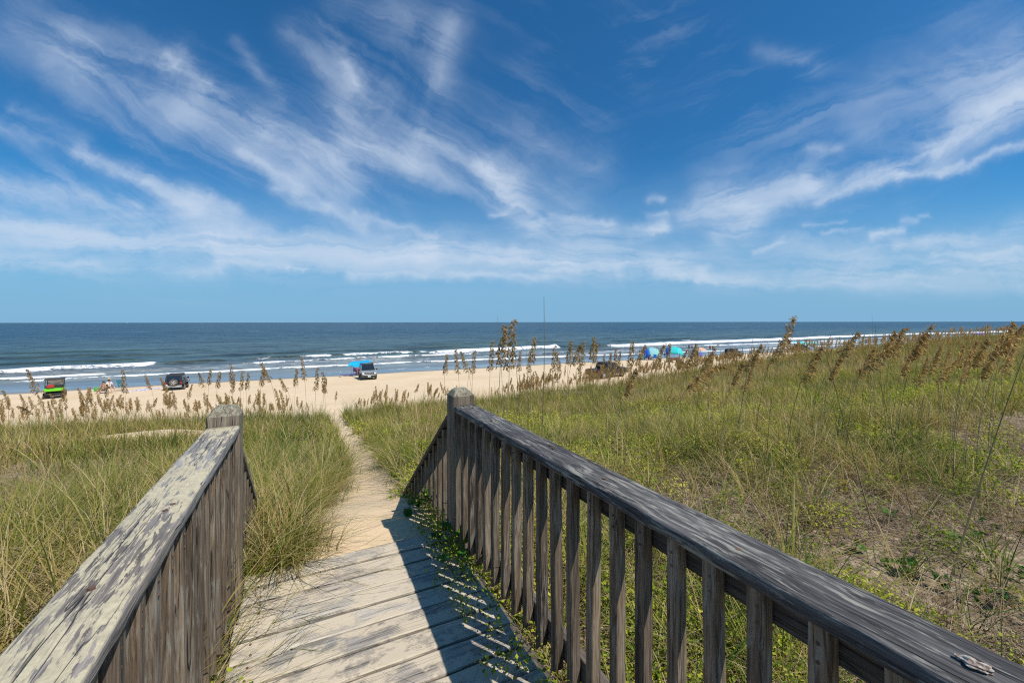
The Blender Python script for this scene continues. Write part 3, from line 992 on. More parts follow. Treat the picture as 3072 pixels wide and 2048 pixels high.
# tussocks that lean over the path, the stair foot and the edge of the deck
def edge_clump(c, t, n, h, sp_, az0, tone, wb=.0055, asd=.8):
    N = n
    a = az0 + rng.normal(0, asd * 1.5, N)
    tone = np.where(rng.random(N) < .25, .85, tone)
    h = h * np.where(rng.random(N) < .15, 1.25, .78)
    cc = c + rng.normal(0, sp_, N)
    tt = t + rng.normal(0, sp_, N)
    return blades(cc, tt, h * rng.uniform(.5, 1.25, N), wb * rng.uniform(.6, 1.5, N), a, np.abs(rng.normal(.7, .42, N)), np.clip(tone + rng.normal(0, .22, N), 0, 1), 5, None, rng.uniform(.1, .5, N))
for (c, t, n, h, sp_, az, tn) in [(-.26, 1.75, 46, .24, .04, 0.2, .45), (-.24, 2.05, 60, .30, .05, .1, .4), (-.22, 2.4, 90, .30, .06, -.1, .5), (-.16, 2.75, 120, .34, .08, -.2, .45), (-.12, 3.1, 170, .36, .10, -.2, .4), (-.2, 3.5, 170, .42, .12, 0, .3), (-.1, 3.9, 150, .4, .12, .1, .45), (.02, 4.5, 150, .42, .12, .2, .3), (.2, 5.1, 130, .42, .13, .1, .4),
        (-.26, 1.3, 30, .22, .03, .3, .6), (-.25, .9, 26, .2, .03, .3, .6), (-.05, 3.35, 90, .24, .09, -.4, .78), (-.1, 2.95, 90, .22, .08, -.5, .82), (-.45, 2.9, 160, .45, .12, .5, .25), (-.5, 3.5, 160, .5, .12, .5, .25),
        (-.14, 2.5, 110, .30, .07, -.1, .72), (-.10, 2.78, 130, .32, .08, -.3, .62), (.0, 3.0, 130, .30, .09, -.3, .55), (-.2, 2.2, 60, .32, .05, .1, .7), (-.23, 1.5, 40, .3, .04, .1, .7), (-.3, 4.3, 130, .5, .15, .3, .6), (-.4, 5.2, 130, .5, .15, .3, .5), (.05, 5.0, 90, .45, .12, .3, .7), (-.35, 3.2, 110, .5, .12, .3, .65),
        (1.35, 5.0, 140, .4, .13, 3.0, .35), (1.4, 5.7, 130, .42, .13, 3.2, .4), (1.25, 6.5, 110, .4, .1, 3.1, .4), (1.25, 7.6, 110, .42, .1, 3.2, .4), (.4, 6.4, 120, .42, .12, 0, .35), (.5, 7.6, 110, .42, .12, 0, .3), (.55, 9.2, 120, .45, .14, 0, .3), (1.4, 9.0, 120, .45, .14, 3.1, .35),
        (.80, 1.28, 34, .26, .025, 1.7, .22), (.83, 1.9, 26, .22, .03, 2.5, .3), (.95, 2.3, 30, .3, .05, 2.0, .3)]:
    parts.append(edge_clump(c, t, n, h, sp_, az, tn))
# tall thin flowerless stalks rising through the grass
c, t, Z = scatter(15000, -16, 70, 1.5, 20)
k = (bare(c, t) > .5) & (rng.random(len(c)) < np.where(c > 2, .75, .30) * np.clip(Z / 8, .15, 1))
c, t, Z = c[k], t[k], Z[k]
N = len(c)
parts.append(blades(c, t, rng.uniform(.4, 1.05, N), .0038 + .00036 * Z, rng.normal(0, .8, N), np.abs(rng.normal(.08, .08, N)), rng.uniform(.5, .85, N), 3, None, rng.uniform(0, .14, N)))
V, Fq, T = join(parts)
o = np_mesh('dune_grass', V, Fq, GRASS, T)
tag(o, 'green and straw coloured dune grass covering the sandy ground', 'grass', kind='stuff')
print('grass quads', len(Fq))

# ------------------------------------------------------------------ dry straw on the ground
parts = []
c, t, Z = scatter(170000, -7, 10, -1.5, 9)
k = (bare(c, t) > .3) & (rng.random(len(c)) < np.clip(.95 - .10 * Z, .08, .85)) & (vnoise(c, t, .5) > -.22)
c, t = c[k], t[k]
N = len(c)
parts.append(blades(c, t, rng.uniform(.05, .26, N), rng.uniform(.0025, .006, N), rng.uniform(0, 6.28, N), rng.uniform(.2, .9, N), rng.random(N), 2, zg(c, t) + rng.uniform(-.004, .03, N), rng.uniform(1.2, 4.0, N)))
c = rng.uniform(-.2, .95, 900)
t = rng.uniform(2.85, 9, 900)
k = (path_d(c, t) < 1.4) & (rng.random(900) < .06 + .6 * (path_d(c, t) > .75))
c, t = c[k], t[k]
N = len(c)
parts.append(blades(c, t, rng.uniform(.03, .12, N), rng.uniform(.0015, .0035, N), rng.uniform(0, 6.28, N), rng.uniform(.2, .9, N), rng.random(N) * .6, 2, zg(c, t) + .004, rng.uniform(2, 4.0, N)))
V, Fq, T = join(parts)
# lay them flat: squash the height above ground
o = np_mesh('dry_straw', V, Fq, STRAW, T)
tag(o, 'brown dead stalks and straw littering the sand between the plants', 'straw', kind='stuff')
print('straw', len(Fq))

# ------------------------------------------------------------------ low leafy ground cover
def leaves(c, t, z, size, tone, nz=.6):
    N = len(c)
    a = rng.uniform(0, 2 * np.pi, N)
    el = rng.normal(0, nz, N)
    d = np.stack([np.cos(a) * np.cos(el), np.sin(a) * np.cos(el), np.sin(el)], -1)
    s = np.stack([-np.sin(a), np.cos(a), rng.normal(0, .35, N)], -1)
    P = np.stack([c, t, z], -1)
    L = size[:, None]
    V = np.stack([P, P + d * L * .5 + s * L * .33, P + d * L, P + d * L * .5 - s * L * .33], 1).reshape(-1, 3)
    i = np.arange(N)[:, None] * 4
    return V, i + np.arange(4)[None, :], np.repeat(tone, 4)
parts = []
def cover_mask(c, t):
    m = vnoise(c + 11, t + 5, 1.3) + .5 * vnoise(c, t + 31, .45)
    right = (c > .5)
    k = np.where(right, sstep(-.08, .14, m + .22 * np.exp(-((c - 1.4) / .9) ** 2) - .05), .8 * sstep(.12, .3, m))
    k = k * (1 - .80 * openr(c, t))
    k = np.where(right & (c < 6) & (t < 6.5), np.clip(k * 1.7 + .12, 0, 1), k)
    far_ = np.where(right, 1 - .7 * sstep(9, 14, t), 1 - .8 * sstep(2, 4, t))
    return k * far_ * bare(c, t)
c, t, Z = scatter(40000, -6, 22, -1, 16)
k = rng.random(len(c)) < cover_mask(c, t) * np.clip(6 / Z, .35, 1) * .75
c, t, Z = c[k], t[k], Z[k]
n = len(c)
print('cover clumps', n)
per = np.clip((420 / Z).astype(int), 30, 150)
idx = np.repeat(np.arange(n), per)
N = len(idx)
a = rng.uniform(0, 6.28, N)
rad = .15 * np.sqrt(rng.random(N)) * rng.uniform(.6, 1.5, n)[idx]
cc, tt = c[idx] + rad * np.cos(a), t[idx] + rad * np.sin(a)
hgt = rng.uniform(.08, .30, n)[idx] * (1 - (rad / .24) ** 2) * rng.uniform(.3, 1.1, N)
sz = np.clip(.012 + .0030 * Z[idx], .018, .05) * rng.uniform(.6, 1.4, N)
tn = np.clip(rng.uniform(.3, .95, n)[idx] + rng.normal(0, .14, N), 0, 1)
parts.append(leaves(cc, tt, zg(cc, tt) + hgt, sz, tn))
# sprays creeping onto the deck's right edge and over the stair foot
for (c0, t0, n, sp_) in [(.86, 1.0, 60, .05), (.85, 1.3, 120, .07), (.80, 1.6, 200, .08), (.76, 1.9, 260, .09), (.74, 2.2, 380, .10), (.76, 2.5, 480, .10), (.82, 2.8, 500, .12), (.86, 3.1, 420, .12), (1.0, 3.4, 420, .13), (.9, 3.75, 240, .1), (.66, 3.9, 60, .05), (1.15, 2.6, 500, .15), (1.2, 2.0, 400, .15), (1.1, 1.4, 400, .15), (1.1, .8, 400, .15), (1.0, 4.4, 260, .15), (1.1, 5.0, 300, .15), (-.30, 1.2, 40, .03), (-.24, 1.8, 60, .05), (-.8, .75, 300, .12), (-.72, .5, 300, .12)]:
    ns = max(2, n // 22)
    sc_ = c0 + rng.normal(0, sp_ * .8, ns) + (.03 if c0 > .5 else 0)
    st_ = t0 + rng.normal(0, sp_ * 1.5, ns)
    pick = rng.integers(0, ns, n)
    cc = sc_[pick] + rng.normal(0, .025, n)
    tt = st_[pick] + rng.normal(0, .03, n)
    zb = np.maximum(zg(cc, tt), np.where((cc < .88) & (cc > -.3) & (tt < 2.79), DZ, 0))
    h_ = np.abs(rng.normal(0, .075, n)) * np.clip(1 - np.abs(cc - c0) / .25, .15, 1)
    parts.append(leaves(cc, tt, zb + .006 + h_, rng.uniform(.010, .024, n), np.clip(rng.normal(.5, .22, n), 0, 1)))
V, Fq, T = join(parts)
o = np_mesh('ground_cover', V, Fq, COVER, T)
tag(o, 'low yellow-green leafy creeper spreading over the sand beside the railing', 'ground cover', kind='stuff')
print('cover', len(Fq))

# round-leaved pennywort plants, each on its own stalks
PENNY = leafmat('round_leaf', [(0.0, (.02, .085, .012)), (1.0, (.08, .20, .02))], .25, .35)
def penny_mesh(seed):
    rr = random.Random(seed)
    lf, st = MB(), MB()
    for i in range(rr.randint(4, 7)):
        a, r = rr.uniform(0, 6.28), rr.uniform(.02, .09)
        x, y, z = r * math.cos(a), r * math.sin(a), rr.uniform(.035, .11)
        st.tube([(x * .3, y * .3, -.01), (x * .8, y * .8, z * .6), (x, y, z)], .0016, 4)
        R_ = rr.uniform(.018, .036)
        tilt = Matrix.Rotation(rr.uniform(-.7, .7), 3, 'X') @ Matrix.Rotation(rr.uniform(-.7, .7), 3, 'Y')
        lf.t = rr.random()
        pts = [Vector((0, 0, -.004))]
        for k in range(11):
            b_ = 6.28 * k / 11
            q = R_ * (1 + .08 * math.sin(b_ * 5))
            pts.append(Vector((q * math.cos(b_), q * math.sin(b_), .006 * math.sin(b_ * 3))))
        pts = [tilt @ p + Vector((x, y, z)) for p in pts]
        lf.add(pts, [(0, k, k % 11 + 1) for k in range(1, 12)])
    return lf, st
protos = []
spots = [(1178*1.306, 1610, 'by the foot of the right post')]
PN = [(.86, 2.42), (.80, 2.30), (.92, 2.20), (.84, 2.62), (.97, 2.75), (.93, 2.0), (.90, 1.55), (.92, 1.25), (1.0, 1.05), (.78, 3.2), (1.1, .9), (1.06, .65)]
for i, (x, y) in enumerate(PN):
    r_ = thing('pennywort', 'glossy round-leaved pennywort among the creeper at the foot of the right railing', 'plant', (x, y, max(zg1(x, y), DZ if (x < .88 and y < 2.79) else 0)), random.uniform(0, 6), 'pennywort along the right railing', 1.25)
    lf, st = penny_mesh(i)
    lf.build('foliage', PENNY, r_)
    st.build('stalks', PENNY, r_)
for i, (px, py) in enumerate([(2690, 1640), (2560, 1715), (2840, 1690), (2960, 1650), (2930, 1690), (2860, 1845), (2950, 1885), (2350, 1530), (2480, 1560), (2740, 1790), (2690, 1770), (3050, 1800), (2990, 1880)]):
    p = unproject(px, py, z=5.62)
    r_ = thing('pennywort', 'round-leaved green pennywort scattered on the bare sand right of the handrail', 'plant', (p.x, p.y, zg1(p.x, p.y)), random.uniform(0, 6), 'pennywort on the open sand', .85)
    lf, st = penny_mesh(50 + i)
    lf.build('foliage', PENNY, r_)
    st.build('stalks', PENNY, r_)

# ------------------------------------------------------------------ sea oats
def oat_meshes(seed, lean, L=.40, fat=1.0, H=1.30):
    rr = random.Random(seed)
    st, hd = MB(), MB()
    # stem leaning towards +x
    def axis(s):        # s in 0..1 over the stem, 1..2 over the seed head
        if s <= 1:
            z = H * s
            return Vector((lean * .55 * s ** 2 * H * .6, 0, z))
        b = Vector((lean * .33 * H, 0, H))
        u = s - 1
        ang = math.atan(lean * .66) + u * lean * 1.0
        return b + Vector((math.sin((math.atan(lean * .66) + ang) / 2) * L * u, 0, math.cos((math.atan(lean * .66) + ang) / 2) * L * u))
    st.t = rr.random()
    rs = .0042 if H > 1 else .0062
    st.tube([axis(i / 6) for i in range(7)], rs, 4, rs * .62)
    st.tube([axis(1 + i / 5) for i in range(6)], .0024, 3, .001)
    # two old leaves on the stem
    for k in range(3):
        s = rr.uniform(.1, .6)
        p = axis(s)
        a = rr.uniform(0, 6.28)
        d = Vector((math.cos(a), math.sin(a), 0))
        l = rr.uniform(.2, .42)
        pts = [p + d * l * u + Vector((0, 0, l * (.9 * u - 1.0 * u * u))) for u in (0, .33, .66, 1)]
        sd = Vector((-d.y, d.x, 0)) * .004
        vs = [q - sd * (1 - i / 3.2) for i, q in enumerate(pts)] + [q + sd * (1 - i / 3.2) for i, q in enumerate(pts)]
        st.t = rr.uniform(.3, 1)
        st.add(vs, [(0, 1, 5, 4), (1, 2, 6, 5), (2, 3, 7, 6)])
    nb = 62 if fat < 1.2 else 50
    for i in range(nb):
        u = (i + rr.random() * .8) / nb
        p = axis(1.0 + u * .97)
        out = rr.gauss(0, .45 if lean > .2 else .9) + (0 if rr.random() < (.86 if lean > .2 else .6) else math.pi)
        ax_ = (axis(min(2, 1.0 + u * .97 + .03)) - axis(1.0 + u * .97)).normalized()
        d = Vector((math.cos(out), math.sin(out), 0))
        l = .125 * (1 - .78 * u ** 1.2) * rr.uniform(.65, 1.2) * (1 if u > .08 else .7)
        n = max(3, int(6 * (1 - .45 * u)))
        dr = rr.uniform(.7, 1.25)
        wd_ = .42 if lean < .2 else .62
        for j in range(n):
            q = (j + .6) / n
            c = p + ax_ * l * .80 * q + d * l * wd_ * q - Vector((0, 0, l * dr * .85 * q * q))
            dirv = (ax_ * .80 + d * wd_ - Vector((0, 0, 1.7 * dr * q)) + Vector((rr.gauss(0, .22), rr.gauss(0, .22), rr.gauss(0, .22)))).normalized()
            sd = dirv.cross(Vector((rr.gauss(0, 1), rr.gauss(0, 1), rr.gauss(0, .4)))).normalized()
            a = .036 * fat * rr.uniform(.8, 1.2)
            wv = .0068 * fat * rr.uniform(.8, 1.3)
            hd.t = min(1, max(0, rr.gauss(.50 if H > 1 else .60, .20) + (.3 if rr.random() < .12 else 0)))
            nrm = dirv.cross(sd) * .002
            hd.add([c, c + dirv * a * .45 + sd * wv, c + dirv * a, c + dirv * a * .45 - sd * wv, c + dirv * a * .45 + nrm], [(0, 1, 4), (1, 2, 4), (2, 3, 4), (3, 0, 4)])
    return st, hd, axis(2)
OATV = {}
for key, lean, fat, H_ in (('up', .10, 1.0, 1.3), ('mid', .38, 1.0, 1.3), ('bent', .95, 1.0, 1.3), ('far_up', .06, 1.25, .85), ('far_mid', .26, 1.25, .85)):
    OATV[key] = []
    for s in range(4):
        st, hd, tip = oat_meshes(hash_ := (s * 17 + len(key) * 5 + int(lean * 100)), lean * (1 + .25 * (s - 1.5) / 1.5), random.Random(s).uniform(.38, .50), fat, H_)
        me = []
        for nm, mbb, mt in (('stem', st, OATSTEM), ('seed_head', hd, OAT)):
            o = mbb.build(nm, mt)
            me.append(o.data)
            bpy.data.objects.remove(o)
        OATV[key].append((me[0], me[1], tip, st, hd))
def place_oat(c, t, key, rz, sc, label, v=None, z=None, group='sea oats on the dune', wide=1.0):
    v = random.randrange(4) if v is None else v
    ms, mh, tip, _, _ = OATV[key][v]
    r_ = thing('sea_oat', label, 'sea oat', (c, t, (zg1(c, t) if z is None else z) - .03), rz, group)
    r_.scale = (sc * wide, sc * wide, sc)
    for nm, me in (('stem', ms), ('seed_head', mh)):
        o = bpy.data.objects.new(nm, me)
        COL.objects.link(o)
        o.parent = r_
    return r_
SRZ = -YAW          # rotation that turns +x to the right as seen from the walkway
def zone(c, t):
    Z = c * math.sin(YAW) + t * math.cos(YAW)
    px = 1536 + (c * math.cos(YAW) - t * math.sin(YAW)) / Z * FPX
    if px < 340: return 'golden sea oat leaning left on the dune edge below the green buggy'
    if px < 640: return 'golden sea oat on the dune edge in front of the black jeep'
    if px < 1000: return 'brown sea oat on the dune edge between the left post and the path'
    if px < 1230: return 'short brown sea oat standing below the grey car with the shade sail'
    if px < 1460: return 'slender brown sea oat on the dune edge just left of the right post'
    if px < 1740: return 'brown sea oat on the dune edge between the right post and the dark pickup'
    if px < 1900: return 'brown sea oat rising in front of the dark pickup'
    if px < 2140: return 'tan sea oat on the dune edge below the two blue beach tents'
    if px < 2560: return 'tan sea oat in the thick belt between the beach tents and the white sign'
    if px < 2760: return 'brown sea oat in the belt just right of the white sign'
    return 'brown sea oat in the dense belt at the far right of the dune'
# the ones that stand out, placed by where they are seen
BIG = [  # tip px, tip py, depth, kind, flip, label
 (1541, 958, 3.9, 'up', 1, 'tallest dark brown sea oat above the right post, crossing the horizon'),
 (1514, 975, 4.1, 'up', 1, 'slimmer sea oat leaning against the tallest one above the right post'),
 (1478, 1022, 7.0, 'up', 1, None), (1424, 1050, 8.5, 'up', 1, None), (1366, 1043, 8.0, 'up', -1, None), (1340, 1062, 8.5, 'up', 1, None),
 (1384, 1052, 9.0, 'mid', -1, None), (1562, 1050, 9.5, 'up', 1, None), (1604, 1010, 7.2, 'up', 1, None), (1592, 1050, 8.6, 'up', 1, None), (1665, 1036, 7.2, 'up', 1, None), (1672, 1055, 8.0, 'up', -1, None), (1712, 1022, 7.2, 'up', 1, None),
 (1740, 1032, 7.6, 'mid', 1, None), (1752, 1022, 8, 'up', 1, None), (1781, 1012, 8, 'up', 1, None), (1790, 1028, 8.6, 'up', 1, None), (1735, 1060, 8.6, 'up', -1, None),
 (1849, 1045, 9, 'up', 1, None), (1832, 1058, 10, 'up', 1, None), (1860, 1052, 11, 'up', 1, None), (1813, 1062, 11, 'up', 1, None),
 (1898, 1022, 6.0, 'up', 1, 'thick brown sea oat just left of the two blue beach tents'), (1935, 1034, 6.4, 'mid', 1, 'brown sea oat bending right towards the left-hand beach tent'),
 (1994, 1030, 6.2, 'mid', 1, 'brown sea oat rising between the two blue beach tents'), (2009, 1030, 9, 'up', 1, 'thin sea oat in front of the blue side of the right-hand tent'),
 (1906, 1104, 3.9, 'mid', 1, 'drooping dark sea oat low in the grass below the beach tents'),
 (2176, 1094, 3.1, 'bent', 1, 'large nodding sea oat with bleached husks, strongly bent to the right'),
 (2226, 1085, 4.6, 'mid', 1, 'narrow dark sea oat just right of the large bent one'),
 (2062, 1048, 7.5, 'mid', 1, None), (2087, 1030, 6.5, 'mid', 1, None), (2092, 1040, 7, 'up', 1, None), (2146, 1040, 6.5, 'mid', 1, None), (2133, 1060, 8, 'mid', 1, None),
 (2282, 1032, 5.4, 'mid', 1, 'dark sea oat just right of the boxy dark vehicle'), (2268, 1060, 6, 'mid', 1, None),
 (2382, 948, 4.4, 'mid', 1, 'tall brown sea oat crossing the horizon left of the dark pickup with the aqua sail'),
 (2360, 1000, 5.0, 'mid', 1, 'sea oat close beneath the tall one that crosses the horizon on the right'),
 (2470, 1032, 3.7, 'mid', 1, 'broad brown sea oat low in front of the aqua shade sail'),
 (2520, 1070, 4.6, 'mid', 1, None), (2574, 996, 5.2, 'mid', 1, 'feathery brown sea oat just left of the white sign'),
 (2624, 1040, 4.4, 'mid', 1, 'pale sea oat hanging over the white sign'), (2682, 992, 5.0, 'mid', 1, 'feathery sea oat curving right beside the white sign'),
 (2698, 1030, 3.9, 'bent', 1, 'thick golden brown sea oat bent low right of the white sign'), (2708, 985, 5.6, 'mid', 1, None), (2724, 984, 7, 'bent', 1, None),
 (2797, 972, 5.0, 'mid', 1, 'tall sea oat in front of the blue canopy, tip bent right'), (2770, 1000, 5.0, 'mid', 1, None),
 (3036, 963, 4.6, 'mid', 1, 'tall sea oat near the right edge touching the horizon'), (3010, 1000, 4.8, 'mid', 1, None), (3070, 975, 4.6, 'mid', 1, 'sea oat cut by the right edge of the view'),
 (2960, 1015, 4.6, 'mid', 1, None), (2930, 1020, 5, 'mid', 1, None), (2890, 1030, 5.2, 'mid', 1, None), (2850, 1030, 5.6, 'mid', 1, None), (2985, 1050, 4.2, 'mid', 1, None), (2820, 1040, 5.2, 'mid', 1, None), (2910, 1060, 4.6, 'mid', 1, None), (3040, 1040, 4.4, 'mid', 1, None),
 (2255, 1100, 4.8, 'mid', 1, None), (2730, 1060, 5.0, 'mid', 1, None), (2780, 1075, 4.9, 'mid', 1, None), (2870, 1080, 4.6, 'bent', 1, None),
 (84, 1104, 7.0, 'mid', -1, 'thin sea oat leaning left over the surf by the green buggy'), (368, 1108, 8.2, 'up', -1, 'full golden sea oat with a blunt top between the seated people and the jeep'), (10, 1168, 7.5, 'mid', -1, None), (62, 1180, 8.5, 'mid', -1, None), (52, 1215, 7.2, 'bent', -1, None),
 (115, 1182, 9, 'mid', -1, None), (150, 1178, 9.5, 'mid', -1, None), (192, 1160, 9, 'up', 1, 'brown sea oat in front of the green buggy'), (232, 1160, 10, 'mid', -1, None), (322, 1150, 10, 'up', 1, None), (250, 1205, 9, 'mid', -1, None),
 (905, 1070, 9.5, 'up', -1, 'tallest sea oat left of the grey car, thin head above the surf line'), (890, 1105, 9.5, 'up', 1, None), (953, 1102, 8.6, 'up', 1, 'dense dark sea oat nearest to the left side of the path'), (968, 1115, 8.6, 'up', -1, None), (978, 1130, 9.2, 'up', 1, None),
 (782, 1084, 9.5, 'mid', -1, None), (792, 1100, 9, 'up', 1, None), (745, 1118, 10, 'up', 1, None), (728, 1112, 10, 'up', 1, None), (692, 1090, 10, 'up', -1, None), (702, 1120, 10, 'up', 1, None), (660, 1112, 10, 'up', 1, None), (632, 1105, 10.5, 'up', 1, None), (598, 1116, 10.5, 'mid', -1, None), (575, 1150, 10, 'mid', 1, None), (838, 1130, 11, 'mid', -1, None), (520, 1185, 10, 'up', 1, None), (480, 1130, 10.5, 'mid', -1, None), (435, 1120, 10.5, 'mid', -1, None),
 (1010, 1172, 13, 'up', 1, 'lone small sea oat beside the gap where the path reaches the beach'),
]
n_ind = 0
for (px, py, Z, key, fl, lab) in BIG:
    tipw = unproject(px, py, Z=Z)
    v = random.randrange(4)
    rz = SRZ + (math.pi if fl < 0 else 0) + random.uniform(-.35, .35)
    tip = OATV[key][v][2]
    sc = 1.2
    for _ in range(4):
        off = Vector((tip.x * math.cos(rz), tip.x * math.sin(rz)))
        bx, by = tipw.x - off.x * min(sc, 1.35), tipw.y - off.y * min(sc, 1.35)
        sc = (tipw.z - zg1(bx, by) + .03) / tip.z
    wd = min(sc, 1.25) / sc
    place_oat(bx, by, key, rz, sc, lab or zone(bx, by), v, wide=wd)
    n_ind += 1
# the belt along the dune edge
def belt(n, c0, c1, t0, t1, h0, h1, leanside):
    out = []
    while len(out) < n:
        c, t = random.uniform(c0, c1), random.uniform(t0, t1)
        t = t1 - (t1 - t0) * random.random() ** 1.6
        if float(path_d(np.array([c]), np.array([t]))[0]) < 1.8 or float(bare(c, t)) < .15 and t < 18:
            continue
        # clumping
        if float(vnoise(c, t * .5, 1.6)) < random.uniform(-.35, .15):
            continue
        sc = random.uniform(h0, h1)
        fl = leanside if random.random() < .8 else -leanside
        out.append((c, t, sc, fl))
    return out
ind, bulk = [], []
ind += belt(66, -14, .2, 14.5, 19.6, .62, 1.12, -1)
ind += belt(50, 1.8, 11, 15.5, 19.4, .50, 1.02, 1)
ind += belt(34, 10, 22, 14, 19.4, .6, 1.05, 1)
ind += belt(46, 20, 42, 13, 19.6, .7, 1.1, 1)
for c, t, sc, fl in ind:
    c_l = c
    place_oat(c, t, random.choice(['far_up', 'far_mid']) if c > -13 else 'far_mid', SRZ + (math.pi if fl < 0 else 0) + random.uniform(-.7, .7), sc, zone(c, t))
    n_ind += 1
print('individual oats', n_ind)
bulk += belt(230, -14, .2, 14.5, 20, .45, .95, -1) + belt(120, 2, 11, 16.5, 19.8, .4, .8, 1) + belt(380, 10, 26, 15.5, 20, .55, .95, 1) + belt(430, 24, 60, 12, 20, .6, 1.05, 1) + belt(400, 45, 140, 9, 20.5, .7, 1.15, 1) + belt(90, 9, 40, 8, 14, .6, 1.0, 1)
Vs, Fs, Ts, o_ = [], [], [], 0
cacheo = {}
for c, t, sc, fl in bulk:
    key, v = random.choice(['far_up', 'far_mid', 'far_mid']), random.randrange(4)
    if (key, v) not in cacheo:
        _, _, tip, st, hd = OATV[key][v]
        quads, vv, tt = [], np.array([tuple(q) for q in st.v + hd.v]), np.array([.55 + .2 * x for x in st.tone] + hd.tone)
        k0 = len(st.v)
        for f in st.f:
            if len(f) == 4: quads.append(f)
        for f in hd.f:
            f = tuple(i + k0 for i in f)
            quads.append((f[0], f[1], f[2], f[2]) if len(f) == 3 else f)
        # two mirrored triangles merge into one rhombus
        qs = [f for f in quads if f[2] != f[3]]
        tri = [f for f in quads if f[2] == f[3]]
        qs += [(tri[i][0], tri[i][1], tri[i + 1][1], tri[i + 2][1]) for i in range(0, len(tri), 4)]
        cacheo[(key, v)] = (vv, np.array(qs), tt)
    vv, qs, tt = cacheo[(key, v)]
    rz = SRZ + (math.pi if fl < 0 else 0) + random.uniform(-.7, .7)
    ca, sa = math.cos(rz), math.sin(rz)
    W_ = np.stack([vv[:, 0] * ca - vv[:, 1] * sa, vv[:, 0] * sa + vv[:, 1] * ca, vv[:, 2]], -1) * sc + np.array([c, t, zg1(c, t) - .03])
    Vs.append(W_)
    Fs.append(qs + o_)
    Ts.append(tt)
    o_ += len(vv)
o = np_mesh('sea_oats', np.concatenate(Vs), np.concatenate(Fs), OAT, np.concatenate(Ts))
tag(o, 'mass of smaller tan sea oats filling the dune edge behind the nearer ones', 'sea oats', kind='stuff')

# bare stalks
def stalk(px0, py0, px1, py1, Z, r, label, seeds=False):
    a = unproject(px1, py1, Z=Z)
    b = unproject(px0, py0, Z=Z)
    d = (b - a)
    zz = zg1(a.x, a.y)
    if a.z > zz and abs(d.z) > .01:
        a = a - d * ((a.z - zz + .03) / d.z)
    d = b - a
    mb = MB()
    mb.t = .35
    bow = Vector((.02, .01, 0))
    pts = [a + d * s + bow * math.sin(s * 3.14) * d.length for s in np.linspace(0, 1, 9)]
    mb.tube([p - a for p in pts], r * 1.35, 4, r * .4)
    if seeds:
        for k in range(7):
            q = pts[6] - a + d * .25 * k / 7 * .95
            mb.t = .1
            mb.tube([q, q + Vector((.008 * (-1) ** k, .004, .05))], r * .8, 3, r * .2)
    o = mb.build('grass_stalk', OATSTEM, loc=tuple(a))
    tag(o, label, 'grass stalk', 'bare stalks standing above the grass')
stalk(1632, 890, 1622, 1240, 4.6, .0062, 'tallest bare stalk, rising above the horizon just right of the highest sea oat')
stalk(1492, 948, 1502, 1215, 4.6, .0028, 'fine bare stalk crossing the horizon left of the highest sea oat')
stalk(1545, 1060, 1552, 1230, 4.0, .0042, 'dark straight stalk right behind the highest sea oat')
stalk(1578, 1005, 1577, 1230, 5.2, .0026, 'thin grey stalk between the two highest plants above the handrail')
stalk(2625, 972, 2640, 1110, 5.0, .0032, 'pair of upright stalks above the white sign, the thicker one', True)
stalk(2616, 945, 2622, 1110, 5.4, .0022, 'pair of upright stalks above the white sign, the finer and taller one')
stalk(2475, 1055, 2560, 1370, 3.2, .0042, 'long dark stalk leaning left with a tiny seed tuft, right of the aqua sail', True)
stalk(3078, 1050, 2930, 1500, 2.6, .0050, 'thick dark stalk slanting up to the right edge of the view')
stalk(2262, 1000, 2235, 1150, 4.6, .0026, 'slanting thin stalk right of the boxy dark vehicle')
stalk(2258, 1018, 2245, 1150, 5.0, .0024, 'second slanting stalk crossing the first one right of the boxy dark vehicle')
stalk(1410, 1090, 1398, 1160, 6.5, .0032, 'short green stalk curving up over the right post')
stalk(2640, 1150, 2700, 1400, 3.4, .0032, 'dark stalk leaning left in the grass below the white sign')
stalk(1890, 1180, 1880, 1290, 4.2, .0040, 'broken brown stalk beneath the drooping sea oat')
stalk(2040, 1130, 2043, 1420, 3.0, .0026, 'upright brown stalk just left of the large bent sea oat')

# ------------------------------------------------------------------ materials of the beach things
M_BLACK = dirty((.012, .013, .015), .35, amt=.05)
M_NAVY = dirty((.010, .018, .035), .22, amt=.05)
M_PLASTIC = dirty((.02, .02, .021), .75, amt=.2)
M_SOFT = dirty((.015, .018, .024), .8, amt=.1)
M_TYRE = dirty((.015, .015, .015), .9, amt=.5)
M_RIM = dirty((.55, .56, .58), .3, .7, .15)
M_RIMD = dirty((.10, .10, .11), .35, .5, .15)
M_SILVER = dirty((.33, .37, .38), .3, .25, .15)
M_GREY = dirty((.30, .31, .32), .5, .1, .2)
M_WHITE = dirty((.75, .75, .74), .5, 0, .08)
M_GLASS = dirty((.012, .018, .022), .06, 0, .03, 1.0)
M_CLEAR = dirty((.80, .78, .74), .2, 0, .1)
M_RED = dirty((.50, .02, .015), .3, amt=.1)
M_LIME = dirty((.16, .62, .02), .35, amt=.08)
M_CYAN = dirty((.0, .40, .72), .8, amt=.02)
M_AQUA = dirty((.03, .58, .56), .8, amt=.02)
M_PALEAQ = dirty((.26, .55, .54), .8, amt=.02)
M_BLUE = dirty((.005, .12, .52), .8, amt=.02)
M_PEACH = dirty((.78, .44, .26), .8, amt=.02)
M_PURPLE = dirty((.22, .06, .58), .8, amt=.02)
M_PERI = dirty((.18, .24, .72), .8, amt=.02)
M_LILAC = dirty((.52, .44, .70), .9, amt=.1)
M_SKIN = dirty((.42, .22, .14), .6, amt=.02)
M_SKIN2 = dirty((.58, .34, .24), .6, amt=.02)
M_STRAWHAT = dirty((.48, .34, .18), .9, amt=.02)
